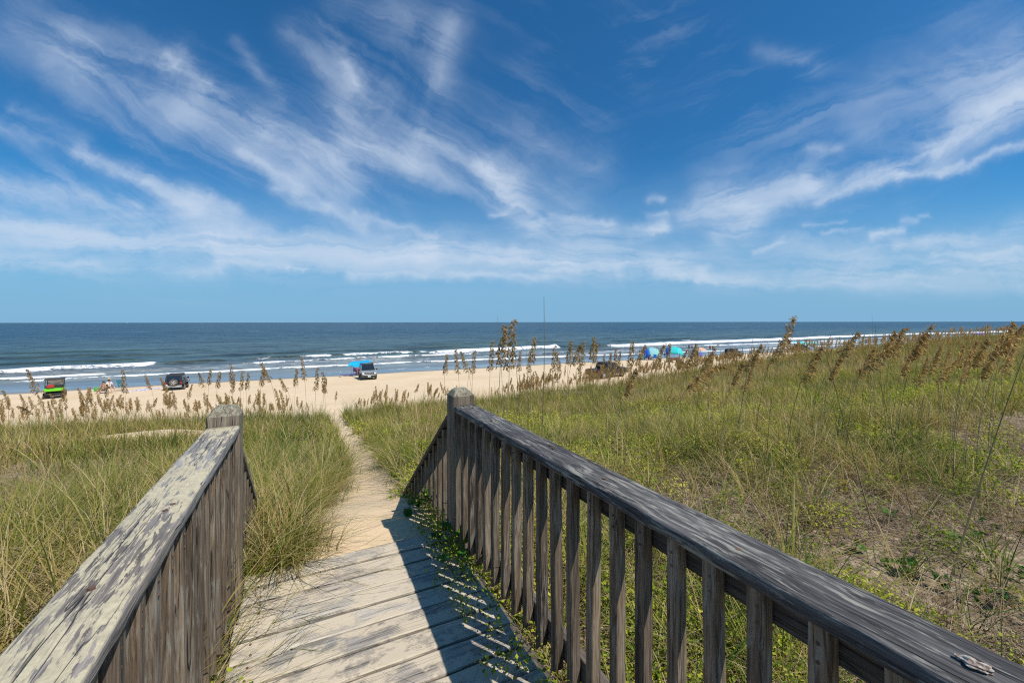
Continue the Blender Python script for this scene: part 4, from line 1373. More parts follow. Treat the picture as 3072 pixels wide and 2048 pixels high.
M_HAIR = dirty((.02, .014, .01), .7, amt=0)
M_DKRED = dirty((.35, .03, .05), .8, amt=.02)
M_GREEN = dirty((.08, .40, .06), .8, amt=.02)
M_BROWN = dirty((.12, .07, .045), .8, amt=.1)
M_TEAL = dirty((.02, .16, .20), .8, amt=.05)
M_POLE = dirty((.35, .35, .36), .4, .5, .1)
M_ALU = dirty((.55, .56, .58), .35, .6, .1)

def wheel(root, x, y, r=.37, w_=.24, rim=None, name='wheel', axis='x', z=None, spokes=5):
    z = r if z is None else z
    sgn = 1 if x >= 0 else -1
    mb = MB()
    prof = [(-w_ / 2, r * .62), (-w_ / 2, r * .92), (-w_ * .38, r), (w_ * .38, r), (w_ / 2, r * .92), (w_ / 2, r * .62)]
    def tr(p):
        return (x + p[0], y + p[1], z + p[2]) if axis == 'x' else (x + p[1], y + p[0], z + p[2])
    m2 = MB()
    m2.lathe(prof, 'x', (0, 0, 0), 20)
    mb.add([tr(p) for p in m2.v], m2.f)
    t = mb.build(name, M_TYRE, root, smooth=False)
    mr = MB()
    m2 = MB()
    m2.lathe([(-w_ * .30, r * .60), (w_ * .30, r * .60)], 'x', (0, 0, 0), 20)
    for s_ in (-1, 1):
        xx = s_ * w_ * .44
        m2.lathe([(xx - .015, r * .64), (xx + .015, r * .64)], 'x', (0, 0, 0), 20) if False else None
        for k in range(spokes):
            a = 2 * math.pi * k / spokes
            ca, sa = math.cos(a), math.sin(a)
            wq = r * .13
            vs = []
            for xq in (xx - .02, xx + .02):
                for (u, v) in ((r * .08, -wq), (r * .63, -wq * .8), (r * .63, wq * .8), (r * .08, wq)):
                    vs.append((xq, u * ca - v * sa, u * sa + v * ca))
            m2.add(vs, [(0, 1, 2, 3), (4, 7, 6, 5), (0, 4, 5, 1), (1, 5, 6, 2), (2, 6, 7, 3), (3, 7, 4, 0)])
        m2.lathe([(xx - .025, r * .2), (xx + .028, r * .16)], 'x', (0, 0, 0), 12)
        n = 20
        ring = []
        for k in range(n):
            a = 2 * math.pi * k / n
            ring.append(a)
        o0 = [(xx, r * .66 * math.cos(a), r * .66 * math.sin(a)) for a in ring]
        o1 = [(xx + .02 * s_, r * .56 * math.cos(a), r * .56 * math.sin(a)) for a in ring]
        m2.loft([o0, o1], caps=False)
    mr.add([tr(p) for p in m2.v], m2.f)
    mr.build('rim', rim or M_RIM, t)
    return t

def pbox(root, name, m, x0, x1, y0, y1, z0, z1, bevel=.02):
    mb = MB()
    mb.box(x0, x1, y0, y1, z0, z1)
    return mb.build(name, m, root, bevel)

def make_jeep(label, loc, rz, s=1.0):
    r_ = thing('parked_jeep', label, 'jeep', loc, rz, s=s)
    mb = MB()
    mb.prism([(-1.92, .52), (-1.92, 1.10), (.72, 1.10), (.80, 1.14), (1.86, 1.06), (1.92, .95), (1.92, .55), (1.2, .42), (-1.3, .42)], lambda y, z: .76 if y < .75 else .76 - .10 * (y - .75))
    body = mb.build('body', M_NAVY, r_, .035)
    mb = MB()
    mb.prism([(-1.90, 1.10), (-1.80, 1.74), (-1.70, 1.79), (.38, 1.79), (.46, 1.74), (.72, 1.14)], lambda y, z: .75 - .10 * max(0, (z - 1.1) / .69))
    mb.build('soft_top', M_SOFT, r_, .03)
    mb = MB()
    mb.prism([(-1.935, 1.20), (-1.925, 1.20), (-1.84, 1.66), (-1.85, 1.66)], .52)
    mb.build('rear_window', M_GLASS, r_)
    for sx in (-1, 1):
        mb = MB()
        for ya, yb in ((-1.70, -.95), (-.88, -.22), (-.16, .40)):
            yb2 = yb - (.12 if yb > .3 else 0)
            xs = [sx * (.76 - .10 * (z - 1.1) / .69) + sx * .004 for z in (1.18, 1.62)]
            vs = [(xs[0], ya, 1.18), (xs[0], yb, 1.18), (xs[1], yb2, 1.62), (xs[1], ya, 1.62)]
            mb.add(vs + [(x + sx * .006, y, z) for x, y, z in vs], [(0, 1, 2, 3), (4, 7, 6, 5), (0, 4, 5, 1), (1, 5, 6, 2), (2, 6, 7, 3), (3, 7, 4, 0)])
        mb.build('side_window', M_GLASS, r_)
    mb = MB()
    mb.prism([(.745, 1.16), (.765, 1.16), (.50, 1.70), (.48, 1.70)], .60)
    mb.build('windscreen', M_GLASS, r_)
    for sx in (-1, 1):
        for y in (-1.28, 1.25):
            mb = MB()
            mb.m = 0
            prof = [(y - .58, .78), (y - .44, .93), (y + .40, .93), (y + .58, .74), (y + .60, .68), (y + .42, .86), (y - .42, .86), (y - .55, .70)]
            mb.prism(prof, .12, sx * .85)
            mb.build('fender', M_PLASTIC if y < 0 else M_GREY, r_, .02)
            wheel(r_, sx * .78, y, .39, .25)
        pbox(r_, 'tail_light', M_RED, sx * .66 - .06, sx * .66 + .06, -1.99, -1.92, .82, 1.02, .01)
        pbox(r_, 'mirror', M_BLACK, sx * .94 - .10, sx * .94 + .10, .50, .60, 1.12, 1.30, .02)
        pbox(r_, 'step', M_BLACK, sx * .80 - .07, sx * .80 + .07, -.62, .62, .38, .44, .01)
        pbox(r_, 'door_handle', M_GREY, sx * .765 - .012, sx * .765 + .012, -.10, .06, .98, 1.01, 0)
    pbox(r_, 'rear_bumper', M_ALU, -.72, .72, -2.08, -1.94, .50, .66, .02)
    pbox(r_, 'front_bumper', M_BLACK, -.80, .80, 1.95, 2.10, .50, .66, .02)
    pbox(r_, 'number_plate', M_WHITE, -.76, -.50, -2.00, -1.985, .66, .80, 0)
    for sx in (-.5, .5):
        mb = MB()
        mb.lathe([(-.03, .11), (.03, .10)], 'x', (0, 0, 0), 14)
        mb.v = [(sx + y, 1.94 + x, .86 + z) for x, y, z in mb.v]
        mb.build('headlight', M_WHITE, r_)
    wheel(r_, .02, -2.06, .39, .22, name='spare_wheel', axis='y', z=.98)
    return r_

def make_suv(label, loc, rz):
    r_ = thing('parked_car', label, 'car', loc, rz)
    mb = MB()
    mb.prism([(-2.15, .42), (-2.18, .95), (-2.05, 1.08), (.95, 1.10), (1.05, 1.12), (1.95, 1.05), (2.12, .92), (2.16, .70), (2.10, .60), (1.9, .36), (-2.0, .34)], lambda y, z: .91 - .10 * max(0, (abs(y) - 1.7) / .45) ** 2)
    mb.build('body', M_SILVER, r_, .05)
    mb = MB()
    mb.prism([(-2.08, 1.07), (-1.95, 1.62), (-1.8, 1.70), (.15, 1.72), (.30, 1.68), (1.02, 1.11)], lambda y, z: .88 - .17 * max(0, (z - 1.08) / .64))
    mb.build('cabin', M_SILVER, r_, .04)
    mb = MB()
    mb.prism([(.30, 1.70), (.33, 1.66), (1.02, 1.13), (.98, 1.135)], lambda y, z: .80 - .14 * (z - 1.1) / .6)
    mb.v = [(x, y + .02, z + .015) for x, y, z in mb.v]
    mb.build('windscreen', M_GLASS, r_)
    mb = MB()
    mb.prism([(-1.82, 1.70), (-1.8, 1.735), (.15, 1.755), (.28, 1.715), (.25, 1.70)], .69)
    mb.build('roof', M_BLACK, r_)
    for sx in (-1, 1):
        mb = MB()
        for ya, yb, cut in ((-1.85, -1.10, 0), (-1.02, -.18, 0), (-.10, .80, .42)):
            xs = [sx * (.88 - .17 * (z - 1.08) / .64 + .005) for z in (1.14, 1.58)]
            vs = [(xs[0], ya, 1.14), (xs[0], yb, 1.14), (xs[1], yb - cut, 1.58), (xs[1], ya, 1.58)]
            mb.add(vs + [(x + sx * .006, y, z) for x, y, z in vs], [(0, 1, 2, 3), (4, 7, 6, 5), (0, 4, 5, 1), (1, 5, 6, 2), (2, 6, 7, 3), (3, 7, 4, 0)])
        mb.build('side_window', M_GLASS, r_)
        mb = MB()
        mb.tube([(sx * .66, -1.6, 1.80), (sx * .66, .05, 1.82)], .022, 6)
        for y in (-1.5, -.75, 0):
            mb.box(sx * .66 - .02, sx * .66 + .02, y - .04, y + .04, 1.73, 1.81)
        mb.build('roof_rail', M_BLACK, r_)
        for y in (-1.34, 1.32):
            wheel(r_, sx * .80, y, .36, .23, M_RIMD)
            mb = MB()
            rings = []
            for k in range(13):
                a = math.pi * k / 12
                rings.append([(sx * (.925 - q[0]), y + math.cos(a) * (.40 + q[1]), .36 + math.sin(a) * (.40 + q[1])) for q in ((0, 0), (.05, 0), (.05, .07), (0, .07))])
            mb.loft(rings)
            mb.build('wheel_arch', M_PLASTIC, r_)
        pbox(r_, 'mirror', M_BLACK, sx * 1.0 - .10, sx * 1.0 + .10, .66, .78, 1.12, 1.27, .03)
        mb = MB()
        mb.prism([(2.06, .80), (2.19, .80), (2.15, .96), (2.05, .96)], .13, sx * .66)
        mb.build('headlight', M_WHITE, r_, .01)
    mb = MB()
    mb.prism([(2.04, .74), (2.175, .76), (2.13, .99), (2.03, .99)], .80)
    grille = mb.build('grille', M_BLACK, r_, .01)
    pbox(r_, 'bumper', M_PLASTIC, -.86, .86, 1.95, 2.20, .36, .58, .03)
    pbox(r_, 'bumper_trim', M_WHITE, -.72, .72, 2.12, 2.185, .66, .72, .01)
    pbox(r_, 'number_plate', M_WHITE, -.16, .16, 2.20, 2.215, .44, .60, 0)
    # lettering across the grille
    cu = bpy.data.curves.new('lettering', 'FONT')
    cu.body = 'BRONCO'
    cu.size = .17
    cu.extrude = .006
    cu.align_x = 'CENTER'
    cu.space_character = 1.25
    tmp = bpy.data.objects.new('tmp', cu)
    COL.objects.link(tmp)
    bpy.context.view_layer.update()
    me = bpy.data.meshes.new_from_object(tmp.evaluated_get(bpy.context.evaluated_depsgraph_get()))
    bpy.data.objects.remove(tmp)
    me.materials.clear()
    me.materials.append(M_WHITE)
    me.transform(Matrix.Translation((0, 2.165, .82)) @ Matrix.Rotation(math.pi, 4, 'Z') @ Matrix.Rotation(R(78), 4, 'X'))
    le = bpy.data.objects.new('lettering', me)
    COL.objects.link(le)
    le.parent = grille
    return r_

def make_pickup(label, loc, rz):
    r_ = thing('parked_pickup', label, 'pickup truck', loc, rz)
    mb = MB()
    mb.prism([(-2.7, .55), (-2.72, 1.08), (1.02, 1.10), (1.10, 1.16), (2.30, 1.10), (2.55, 1.0), (2.6, .60), (2.3, .45), (-2.5, .45)], lambda y, z: .92 - .08 * max(0, (y - 1.9) / .7))
    mb.build('body', M_NAVY, r_, .04)
    mb = MB()
    mb.prism([(-1.18, 1.09), (-1.05, 1.72), (-.95, 1.78), (.35, 1.80), (.48, 1.75), (1.15, 1.14)], lambda y, z: .86 - .14 * max(0, (z - 1.1) / .7))
    mb.build('cab', M_BLACK, r_, .04)
    pbox(r_, 'bed_liner', M_BLACK, -.78, .78, -2.62, -1.22, 1.082, 1.088, 0)
    for sx in (-1, 1):
        mb = MB()
        for ya, yb, c0, c1 in ((-1.02, -.12, .05, 0), (-.04, .95, 0, .42)):
            xs = [sx * (.86 - .14 * (z - 1.1) / .7 + .006) for z in (1.17, 1.66)]
            vs = [(xs[0], ya, 1.17), (xs[0], yb, 1.17), (xs[1], yb - c1, 1.66), (xs[1], ya + c0, 1.66)]
            mb.add(vs + [(x + sx * .006, y, z) for x, y, z in vs], [(0, 1, 2, 3), (4, 7, 6, 5), (0, 4, 5, 1), (1, 5, 6, 2), (2, 6, 7, 3), (3, 7, 4, 0)])
        mb.build('side_window', M_GLASS, r_)
        for y in (-1.72, 1.62):
            wheel(r_, sx * .82, y, .41, .27)
            mb = MB()
            rings = []
            for k in range(13):
                a = math.pi * k / 12
                rings.append([(sx * (.95 - q[0]), y + math.cos(a) * (.46 + q[1]), .42 + math.sin(a) * (.44 + q[1])) for q in ((0, 0), (.08, 0), (.08, .07), (0, .07))])
            mb.loft(rings)
            mb.build('wheel_arch', M_PLASTIC, r_)
        pbox(r_, 'tail_light', M_RED, sx * .84 - .07, sx * .84 + .07, -2.74, -2.66, .80, 1.04, .01)
        pbox(r_, 'mirror', M_BLACK, sx * 1.03 - .11, sx * 1.03 + .11, .72, .84, 1.16, 1.36, .02)
        pbox(r_, 'headlight', M_WHITE, sx * .68 - .14, sx * .68 + .14, 2.52, 2.60, .82, .96, .01)
    mb = MB()
    mb.prism([(.49, 1.75), (.52, 1.75), (1.16, 1.17), (1.13, 1.17)], lambda y, z: .80 - .12 * (z - 1.1) / .7)
    mb.build('windscreen', M_GLASS, r_)
    pbox(r_, 'rear_window', M_GLASS, -.62, .62, -1.125, -1.10, 1.2, 1.6, 0)
    pbox(r_, 'tailgate', M_NAVY, -.74, .74, -2.745, -2.71, .62, 1.06, .01)
    pbox(r_, 'rear_bumper', M_BLACK, -.88, .88, -2.86, -2.72, .46, .60, .02)
    pbox(r_, 'front_bumper', M_BLACK, -.88, .88, 2.6, 2.74, .48, .66, .02)
    return r_

def ground_at(px, py):
    """point on the beach seen at photo pixel"""
    z = .5
    for _ in range(6):
        p = unproject(px, py, z=z)
        z = zg1(p.x, p.y)
    return Vector((p.x, p.y, z))
def bearing(p):
    return math.atan2(p.x, p.y)

p = ground_at(530, 1165)
jeep = make_jeep('black two-door jeep seen from behind, parked on the sand facing the sea', (p.x, p.y, p.z - .02), R(4), .93)
p = ground_at(1102, 1134)
suv = make_suv('pale grey off-road car facing the dune under a bright blue shade sail', (p.x, p.y, p.z - .02), math.pi - R(2))
p = ground_at(1822, 1131)
pk = make_pickup('dark blue pickup parked sideways behind the brown sea oats', (p.x, p.y, p.z - .02), R(-78))
p = ground_at(2200, 1074)
j2 = make_jeep('boxy black off-roader with a dark canvas back, half hidden by the sea oats', (p.x, p.y, p.z - .02), R(-80), 1.0)
p = ground_at(2400, 1056)
p2 = make_pickup('low black pickup parked beside the aqua shade sail', (p.x, p.y, p.z - .02), R(-88))

# open buggy
p = ground_at(165, 1189)
r_ = thing('beach_buggy', 'bright green open beach buggy with a dark roof, parked facing the surf', 'buggy', (p.x, p.y, p.z - .02), -bearing(p) * .75, s=.90)
mb = MB(); mb.prism([(-1.45, .42), (-1.45, .60), (1.2, .60), (1.5, .50), (1.5, .34), (-1.3, .34)], .62); mb.build('chassis', M_BLACK, r_, .03)
mb = MB(); mb.prism([(-1.52, .78), (-1.55, 1.02), (-.55, 1.02), (-.55, .78)], .70); mb.build('cargo_bed', M_LIME, r_, .04)
pbox(r_, 'tailgate', M_LIME, -.58, .58, -1.575, -1.55, .82, .98, .01)
mb = MB(); mb.prism([(.55, .60), (.60, .95), (1.25, .88), (1.5, .62)], .60); mb.build('hood', M_LIME, r_, .05)
pbox(r_, 'bench_seat', M_PLASTIC, -.62, .62, -.45, .05, .62, .86, .04)
pbox(r_, 'seat_back', M_PLASTIC, -.62, .62, -.50, -.38, .86, 1.30, .04)
for sx in (-1, 1):
    mb = MB(); mb.tube([(sx * .64, -.58, .60), (sx * .64, -.62, 1.2), (sx * .60, -.70, 1.84)], .026, 6); mb.build('roof_post', M_BLACK, r_)
    mb = MB(); mb.tube([(sx * .62, .95, .85), (sx * .60, .62, 1.86)], .026, 6); mb.build('roof_post', M_BLACK, r_)
    for y in (-1.0, 1.0):
        wheel(r_, sx * .60, y, .32, .26, M_RIMD)
    pbox(r_, 'tail_light', M_RED, sx * .64 - .05, sx * .64 + .05, -1.575, -1.55, .86, .96, .005)
mb = MB(); mb.prism([(-.85, 1.84), (-.85, 1.89), (-.2, 1.94), (.6, 1.92), (.78, 1.86), (.78, 1.83)], .70); mb.build('roof', M_PLASTIC, r_, .02)
mb = MB(); mb.prism([(.94, .95), (.96, .95), (.66, 1.82), (.64, 1.82)], .58); mb.build('windscreen', M_CLEAR, r_)
mb = MB(); mb.tube([(-.64, -.60, 1.7), (0, -.62, 1.38), (.64, -.60, 1.7)], .02, 5); mb.build('roll_bar', M_BLACK, r_)
bg_ = pbox(None, 'cooler', M_RED, -.22, .22, -.16, .16, 0, .24, .03)
bg_.location = r_.matrix_world @ Vector((0, 0, 0)) if False else (p.x + .02, p.y, p.z)
q = Matrix.Rotation(r_.rotation_euler.z, 3, 'Z') @ Vector((-.18, -1.0, 1.02))
bg_.location = (p.x + q.x, p.y + q.y, p.z + q.z - .02)
bg_.rotation_euler.z = r_.rotation_euler.z
tag(bg_, 'red cool box standing in the back of the green buggy', 'cool box')

# ------------------------------------------------------------------ shade sails, tents, umbrellas
def cloth(name, tris, m, parent, sub=3, th=.012):
    bm = bmesh.new()
    vm = {}
    for f in tris:
        vs = []
        for q in f:
            k = tuple(round(x, 3) for x in q)
            if k not in vm:
                vm[k] = bm.verts.new(q)
            vs.append(vm[k])
        bm.faces.new(vs)
    bmesh.ops.recalc_face_normals(bm, faces=bm.faces)
    me = bpy.data.meshes.new(name)
    bm.to_mesh(me)
    bm.free()
    me.materials.append(m)
    me.polygons.foreach_set('use_smooth', [True] * len(me.polygons))
    o = bpy.data.objects.new(name, me)
    COL.objects.link(o)
    o.parent = parent
    s = o.modifiers.new('sub', 'SUBSURF')
    s.levels = s.render_levels = sub
    s.boundary_smooth = 'PRESERVE_CORNERS'
    s = o.modifiers.new('thick', 'SOLIDIFY')
    s.thickness = th
    return o
def sail(label, A, B, C, P, F_, G, D_, E, m):
    base = Vector((P.x, P.y, zg1(P.x, P.y)))
    r_ = thing('shade_sail', label, 'shade sail', base)
    L = lambda v: tuple(v - base)
    cloth('canopy', [(L(A), L(B), L(P)), (L(B), L(C), L(P)), (L(B), L(F_), L(C)), (L(F_), L(G), L(C)), (L(F_), L(D_), L(E), L(G))], m, r_, 2)
    for q in (B, D_):
        mb = MB()
        g = zg1(q.x, q.y)
        mb.tube([L(q), L(Vector((q.x, q.y, g - .1)))], .02, 6)
        mb.build('pole', M_POLE, r_)
    for q in (A, C):
        g = Vector((q.x * 1.0 - (.8 if q is A else .1), q.y - .3, 0))
        g.z = zg1(g.x, g.y)
        mb = MB()
        mb.tube([L(q), L(g)], .012, 4)
        cd = mb.build('cord', M_POLE, r_)
        mb = MB()
        mb.ball(L(g + Vector((0, 0, .08))), .16, .13, .12)
        mb.build('sandbag', M_GREY, r_, smooth=True)
    return r_
U_ = lambda x, y, Z: unproject(x, y, Z=Z)
sail('bright blue shade sail with two drooping points, stretched behind the grey car', U_(1039.5, 1100.5, 55), U_(1053, 1080, 57), U_(1062.5, 1108, 54.6), U_(1057, 1091, 56.2), U_(1082, 1084, 57.5), U_(1086, 1087.5, 56), U_(1106, 1077, 57), U_(1113, 1084.5, 56), M_CYAN)
sail('pale aqua shade sail stretched low above the black pickup', U_(2366, 1026.5, 98), U_(2402, 1024, 99), U_(2411, 1037, 96), U_(2408, 1028, 98), U_(2420, 1029, 99), U_(2422, 1032, 98), U_(2452, 1027, 99), U_(2457, 1031, 98), M_AQUA)

def tent(label, p, rz, m1, m2, w_=3.3, h=2.0, dp=2.0, m3=None, vend=.96):
    r_ = thing('beach_tent', label, 'beach tent', (p.x, p.y, p.z - .03), rz + math.pi)
    def shell(u0, u1, v1):
        rings = []
        for i in range(9):
            u = u0 + (u1 - u0) * i / 8
            ring = []
            for j in range(9):
                v = v1 * j / 8
                a = math.pi * u
                e = .62
                ca, sa = math.cos(a), math.sin(a)
                x = -w_ / 2 * math.copysign(abs(ca) ** e, ca)
                z = h * abs(sa) ** e * max(0, math.cos(v * vend * math.pi * .5)) ** .6
                y = dp * v * (.35 + .65 * abs(sa))
                ring.append((x, y - dp / 2, z))
            rings.append(ring)
        mb = MB()
        mb.loft(rings, caps=False, closed=False)
        return mb
    for nm, (u0, u1), m in (('side_panel', (.58, 1.0), m1), ('roof_panel', (.25, .58), m2), ('side_panel', (0, .25), m3 or m2)):
        o = shell(u0, u1, 1.0).build(nm, m, r_, smooth=True)
        s = o.modifiers.new('thick', 'SOLIDIFY'); s.thickness = .02
    for u in (.06, .40, .78, .94):
        a = math.pi * u
        ca, sa = math.cos(a), math.sin(a)
        mb = MB()
        pts = []
        for j in range(7):
            v = j / 6
            pts.append((-w_ / 2 * math.copysign(abs(ca) ** .62, ca), dp * v * (.35 + .65 * abs(sa)) - dp / 2, h * abs(sa) ** .62 * max(0, math.cos(v * vend * math.pi * .5)) ** .6 + .02))
        mb.tube(pts, .015, 5)
        mb.build('pole', M_POLE, r_)
    return r_
p = ground_at(1958, 1079)
tent('left-hand beach tent, royal blue side and pale aqua roof', p, -bearing(p) + .2, M_BLUE, M_PALEAQ, 3.3, 2.2, 2.2)
p = ground_at(2021, 1079)
tent('right-hand beach tent, royal blue side and bright turquoise roof', p, -bearing(p), M_BLUE, M_AQUA, 3.4, 2.35, 1.6, vend=.80)
p = ground_at(2941, 1012)
tent('purple beach shelter far along the shore at the right', p, -bearing(p), M_PURPLE, M_PURPLE, 5.0, 2.2, 2.4)

def umbrella(label, p, m, r=1.0, h=2.1):
    r_ = thing('beach_umbrella', label, 'umbrella', p)
    mb = MB()
    n = 8
    rings = []
    for s, z in ((.03, h + .05), (.35, h - .02), (.7, h - .16), (1.0, h - .40)):
        rings.append([(r * s * math.cos(6.283 * k / n), r * s * math.sin(6.283 * k / n), z - (.05 * s if k % 2 else 0)) for k in range(n)])
    mb.loft(rings, caps=False)
    o = mb.build('canopy', m, r_)
    s = o.modifiers.new('thick', 'SOLIDIFY'); s.thickness = .01
    mb = MB(); mb.tube([(0, 0, -.2), (0, 0, h + .08)], .018, 6); mb.build('pole', M_POLE, r_)
    return r_
umbrella('peach coloured umbrella beside the periwinkle beach chair', ground_at(2102, 1076), M_PEACH, 1.05, 2.05)
umbrella('small bright cyan umbrella at the waterline left of the white sign', ground_at(2571, 1034), M_CYAN, .9, 1.5)
umbrella('wide blue umbrella far down the beach behind the tall sea oat', ground_at(2758, 1030), M_BLUE, 1.5, 2.0)
umbrella('small green umbrella right of the wide blue one', ground_at(2778, 1029), M_GREEN, .8, 1.9)

def chair(label, p, rz, m, s=1.0, low=False):
    r_ = thing('beach_chair', label, 'beach chair', p, rz, s=s)
    zs = .22 if low else .42
    mb = MB()
    mb.prism([(-.22, zs - .03), (.26, zs + .03), (.26, zs + .05), (-.22, zs)], .26)
    mb.build('seat', m, r_)
    mb = MB()
    mb.prism([(-.20, zs), (-.42, zs + .58), (-.40, zs + .585), (-.18, zs + .01)], .26)
    mb.build('backrest', m, r_)
    for sx in (-1, 1):
        mb = MB()
        mb.tube([(sx * .28, .26, 0), (sx * .28, -.10, zs + .22), (sx * .28, -.34, zs + .24)], .012, 5)
        mb.tube([(sx * .28, -.36, 0), (sx * .28, .22, zs + .04), (sx * .28, .28, zs + .22), (sx * .28, -.30, zs + .23)], .012, 5)
        mb.tube([(sx * .27, -.18, zs), (sx * .27, -.43, zs + .60)], .012, 5)
        mb.build('side_frame', M_ALU, r_)
    return r_
def face_cam(p, d=0):
    return math.pi - bearing(p) + d

# ------------------------------------------------------------------ people
def person(label, p, rz, pose, skin, shirt=None, shorts=None, hat=None, s=1.0, arms='down', long_hair=False, seat=.42):
    r_ = thing('person', label, 'person', (p[0], p[1], p[2]), rz, s=s)
    if pose == 'stand':
        hip = 0.90; hz = 0
        J = {'pel': (0, 0, .92), 'hipL': (-.10, 0, .88), 'hipR': (.10, 0, .88), 'knL': (-.11, .04, .49), 'knR': (.13, .02, .49), 'anL': (-.12, -.02, .09), 'anR': (.15, -.06, .09), 'toL': (-.13, .14, .04), 'toR': (.17, .10, .04)}
        base = .92
    elif pose == 'sit':
        b = seat + .10
        J = {'pel': (0, -.08, b), 'hipL': (-.10, -.04, b), 'hipR': (.10, -.04, b), 'knL': (-.13, .38, b + .05), 'knR': (.13, .38, b + .05), 'anL': (-.13, .50, max(.09, b - .38)), 'anR': (.14, .48, max(.09, b - .38)), 'toL': (-.14, .68, .04), 'toR': (.16, .66, .04)}
        base = b
    lean = -.10 if pose == 'sit' else 0
    py = J['pel'][1]
    J.update({'wst': (0, py + lean * .3, base + .20), 'chs': (0, py + lean * .7, base + .38), 'nck': (0, py + lean, base + .54), 'hd0': (0, py + lean + .01, base + .63), 'hd1': (0, py + lean + .015, base + .76), 'shL': (-.17, py + lean * .9, base + .48), 'shR': (.17, py + lean * .9, base + .48)})
    if pose == 'sit':
        J.update({'elL': (-.25, py + .08, base + .24), 'elR': (.25, py + .08, base + .24), 'wrL': (-.22, py + .32, base + .20), 'wrR': (.22, py + .32, base + .20)})
    elif arms == 'out':
        J.update({'elL': (-.42, py + .05, base + .42), 'elR': (.40, py + .1, base + .40), 'wrL': (-.62, py + .12, base + .50), 'wrR': (.58, py + .2, base + .48)})
    else:
        J.update({'elL': (-.24, py - .02, base + .22), 'elR': (.24, py - .02, base + .22), 'wrL': (-.26, py + .08, base - .02), 'wrR': (.25, py + .1, base - .02)})
    ed = [('pel', 'wst'), ('wst', 'chs'), ('chs', 'nck'), ('nck', 'hd0'), ('hd0', 'hd1'), ('chs', 'shL'), ('chs', 'shR'), ('shL', 'elL'), ('elL', 'wrL'), ('shR', 'elR'), ('elR', 'wrR'), ('pel', 'hipL'), ('pel', 'hipR'), ('hipL', 'knL'), ('knL', 'anL'), ('anL', 'toL'), ('hipR', 'knR'), ('knR', 'anR'), ('anR', 'toR')]
    rad = {'pel': .13, 'wst': .115, 'chs': .14, 'nck': .055, 'hd0': .085, 'hd1': .082, 'sh': .06, 'el': .042, 'wr': .028, 'hip': .09, 'kn': .06, 'an': .04, 'to': .032, 'hn': .03}
    # hands with five fingers each
    def rr_(k):
        return rad[k] if k in rad else rad.get(k[:-1], .03)
    def skin_obj(name, joints, edges, radf, m, sub=1):
        names = list(joints)
        me = bpy.data.meshes.new(name)
        me.from_pydata([joints[k] for k in names], [(names.index(a), names.index(b)) for a, b in edges], [])
        me.materials.append(m)
        o = bpy.data.objects.new(name, me)
        COL.objects.link(o)
        sk = o.modifiers.new('skin', 'SKIN')
        sk.use_smooth_shade = True
        for i, k in enumerate(names):
            q = radf(k)
            o.data.skin_vertices[0].data[i].radius = (q, q)
        o.data.skin_vertices[0].data[0].use_root = True
        sb = o.modifiers.new('sub', 'SUBSURF')
        sb.levels = sb.render_levels = sub
        o.parent = r_
        return o
    # bpy skin layer is created with the modifier only through ops, so add it by bmesh
    def skin_safe(name, joints, edges, radf, m, sub=1):
        names = list(joints)
        bm = bmesh.new()
        lay = bm.verts.layers.skin.new()
        vs = []
        for i, k in enumerate(names):
            v = bm.verts.new(joints[k])
            q = radf(k)
            v[lay].radius = (q, q * (.72 if k in ('pel', 'wst', 'chs') else 1))
            v[lay].use_root = (i == 0)
            vs.append(v)
        for a, b_ in edges:
            bm.edges.new((vs[names.index(a)], vs[names.index(b_)]))
        me = bpy.data.meshes.new(name)
        bm.to_mesh(me)
        bm.free()
        me.materials.append(m)
        o = bpy.data.objects.new(name, me)
        COL.objects.link(o)
        sk = o.modifiers.new('skin', 'SKIN')
        sk.use_smooth_shade = True
        sb = o.modifiers.new('sub', 'SUBSURF')
        sb.levels = sb.render_levels = sub
        # bake, so that the mesh is a plain one
        bpy.context.view_layer.update()
        dg = bpy.context.evaluated_depsgraph_get()
        me2 = bpy.data.meshes.new_from_object(o.evaluated_get(dg))
        bpy.data.objects.remove(o)
        me2.materials.clear()
        me2.materials.append(m)
        o2 = bpy.data.objects.new(name, me2)
        COL.objects.link(o2)
        o2.parent = r_
        return o2
    Jb = {'pel': J['pel']}
    Jb.update(J)
    eb = list(ed)
    for sd in 'LR':
        wv = Vector(J['wr' + sd])
        dv = (wv - Vector(J['el' + sd])).normalized()
        sx = dv.cross(Vector((0, 0, 1)))
        sx = sx.normalized() if sx.length > .1 else Vector((0, 1, 0))
        Jb['pm' + sd] = tuple(wv + dv * .07)
        eb.append(('wr' + sd, 'pm' + sd))
        for f in range(5):
            o_ = (f - 1.5) * .016 if f < 4 else .035
            l = (.06, .07, .075, .055, .04)[f]
            st = wv + dv * (.07 if f < 4 else .03)
            Jb['f%d%s' % (f, sd)] = tuple(st + sx * o_ * 1.5 + dv * l)
            eb.append((('pm' if f < 4 else 'wr') + sd, 'f%d%s' % (f, sd)))
    def rb(k):
        if k[0] == 'f': return .0085
        if k[:2] == 'pm': return .026
        return rr_(k)
    # nose
    hx = J['hd0']
    Jb['nos'] = (hx[0], hx[1] + .105, hx[2] + .03)
    eb.append(('hd0', 'nos'))
    rad['nos'] = .012
    skin_safe('body', Jb, eb, rb, skin)
    for sx in (-1, 1):
        mb = MB(); mb.ball((hx[0] + sx * .032, hx[1] + .078, hx[2] + .06), .010, .007, .009, 6, 4); mb.build('eye', M_BLACK, r_)
    mb = MB()
    mb.ball((hx[0], hx[1] - .012, J['hd1'][2] + .0), .098, .105, .085, 12, 8)
    if long_hair:
        mb.ball((hx[0], hx[1] - .07, J['hd0'][2] - .03), .085, .05, .15, 10, 6)
    mb.build('hair', M_HAIR, r_, smooth=True)
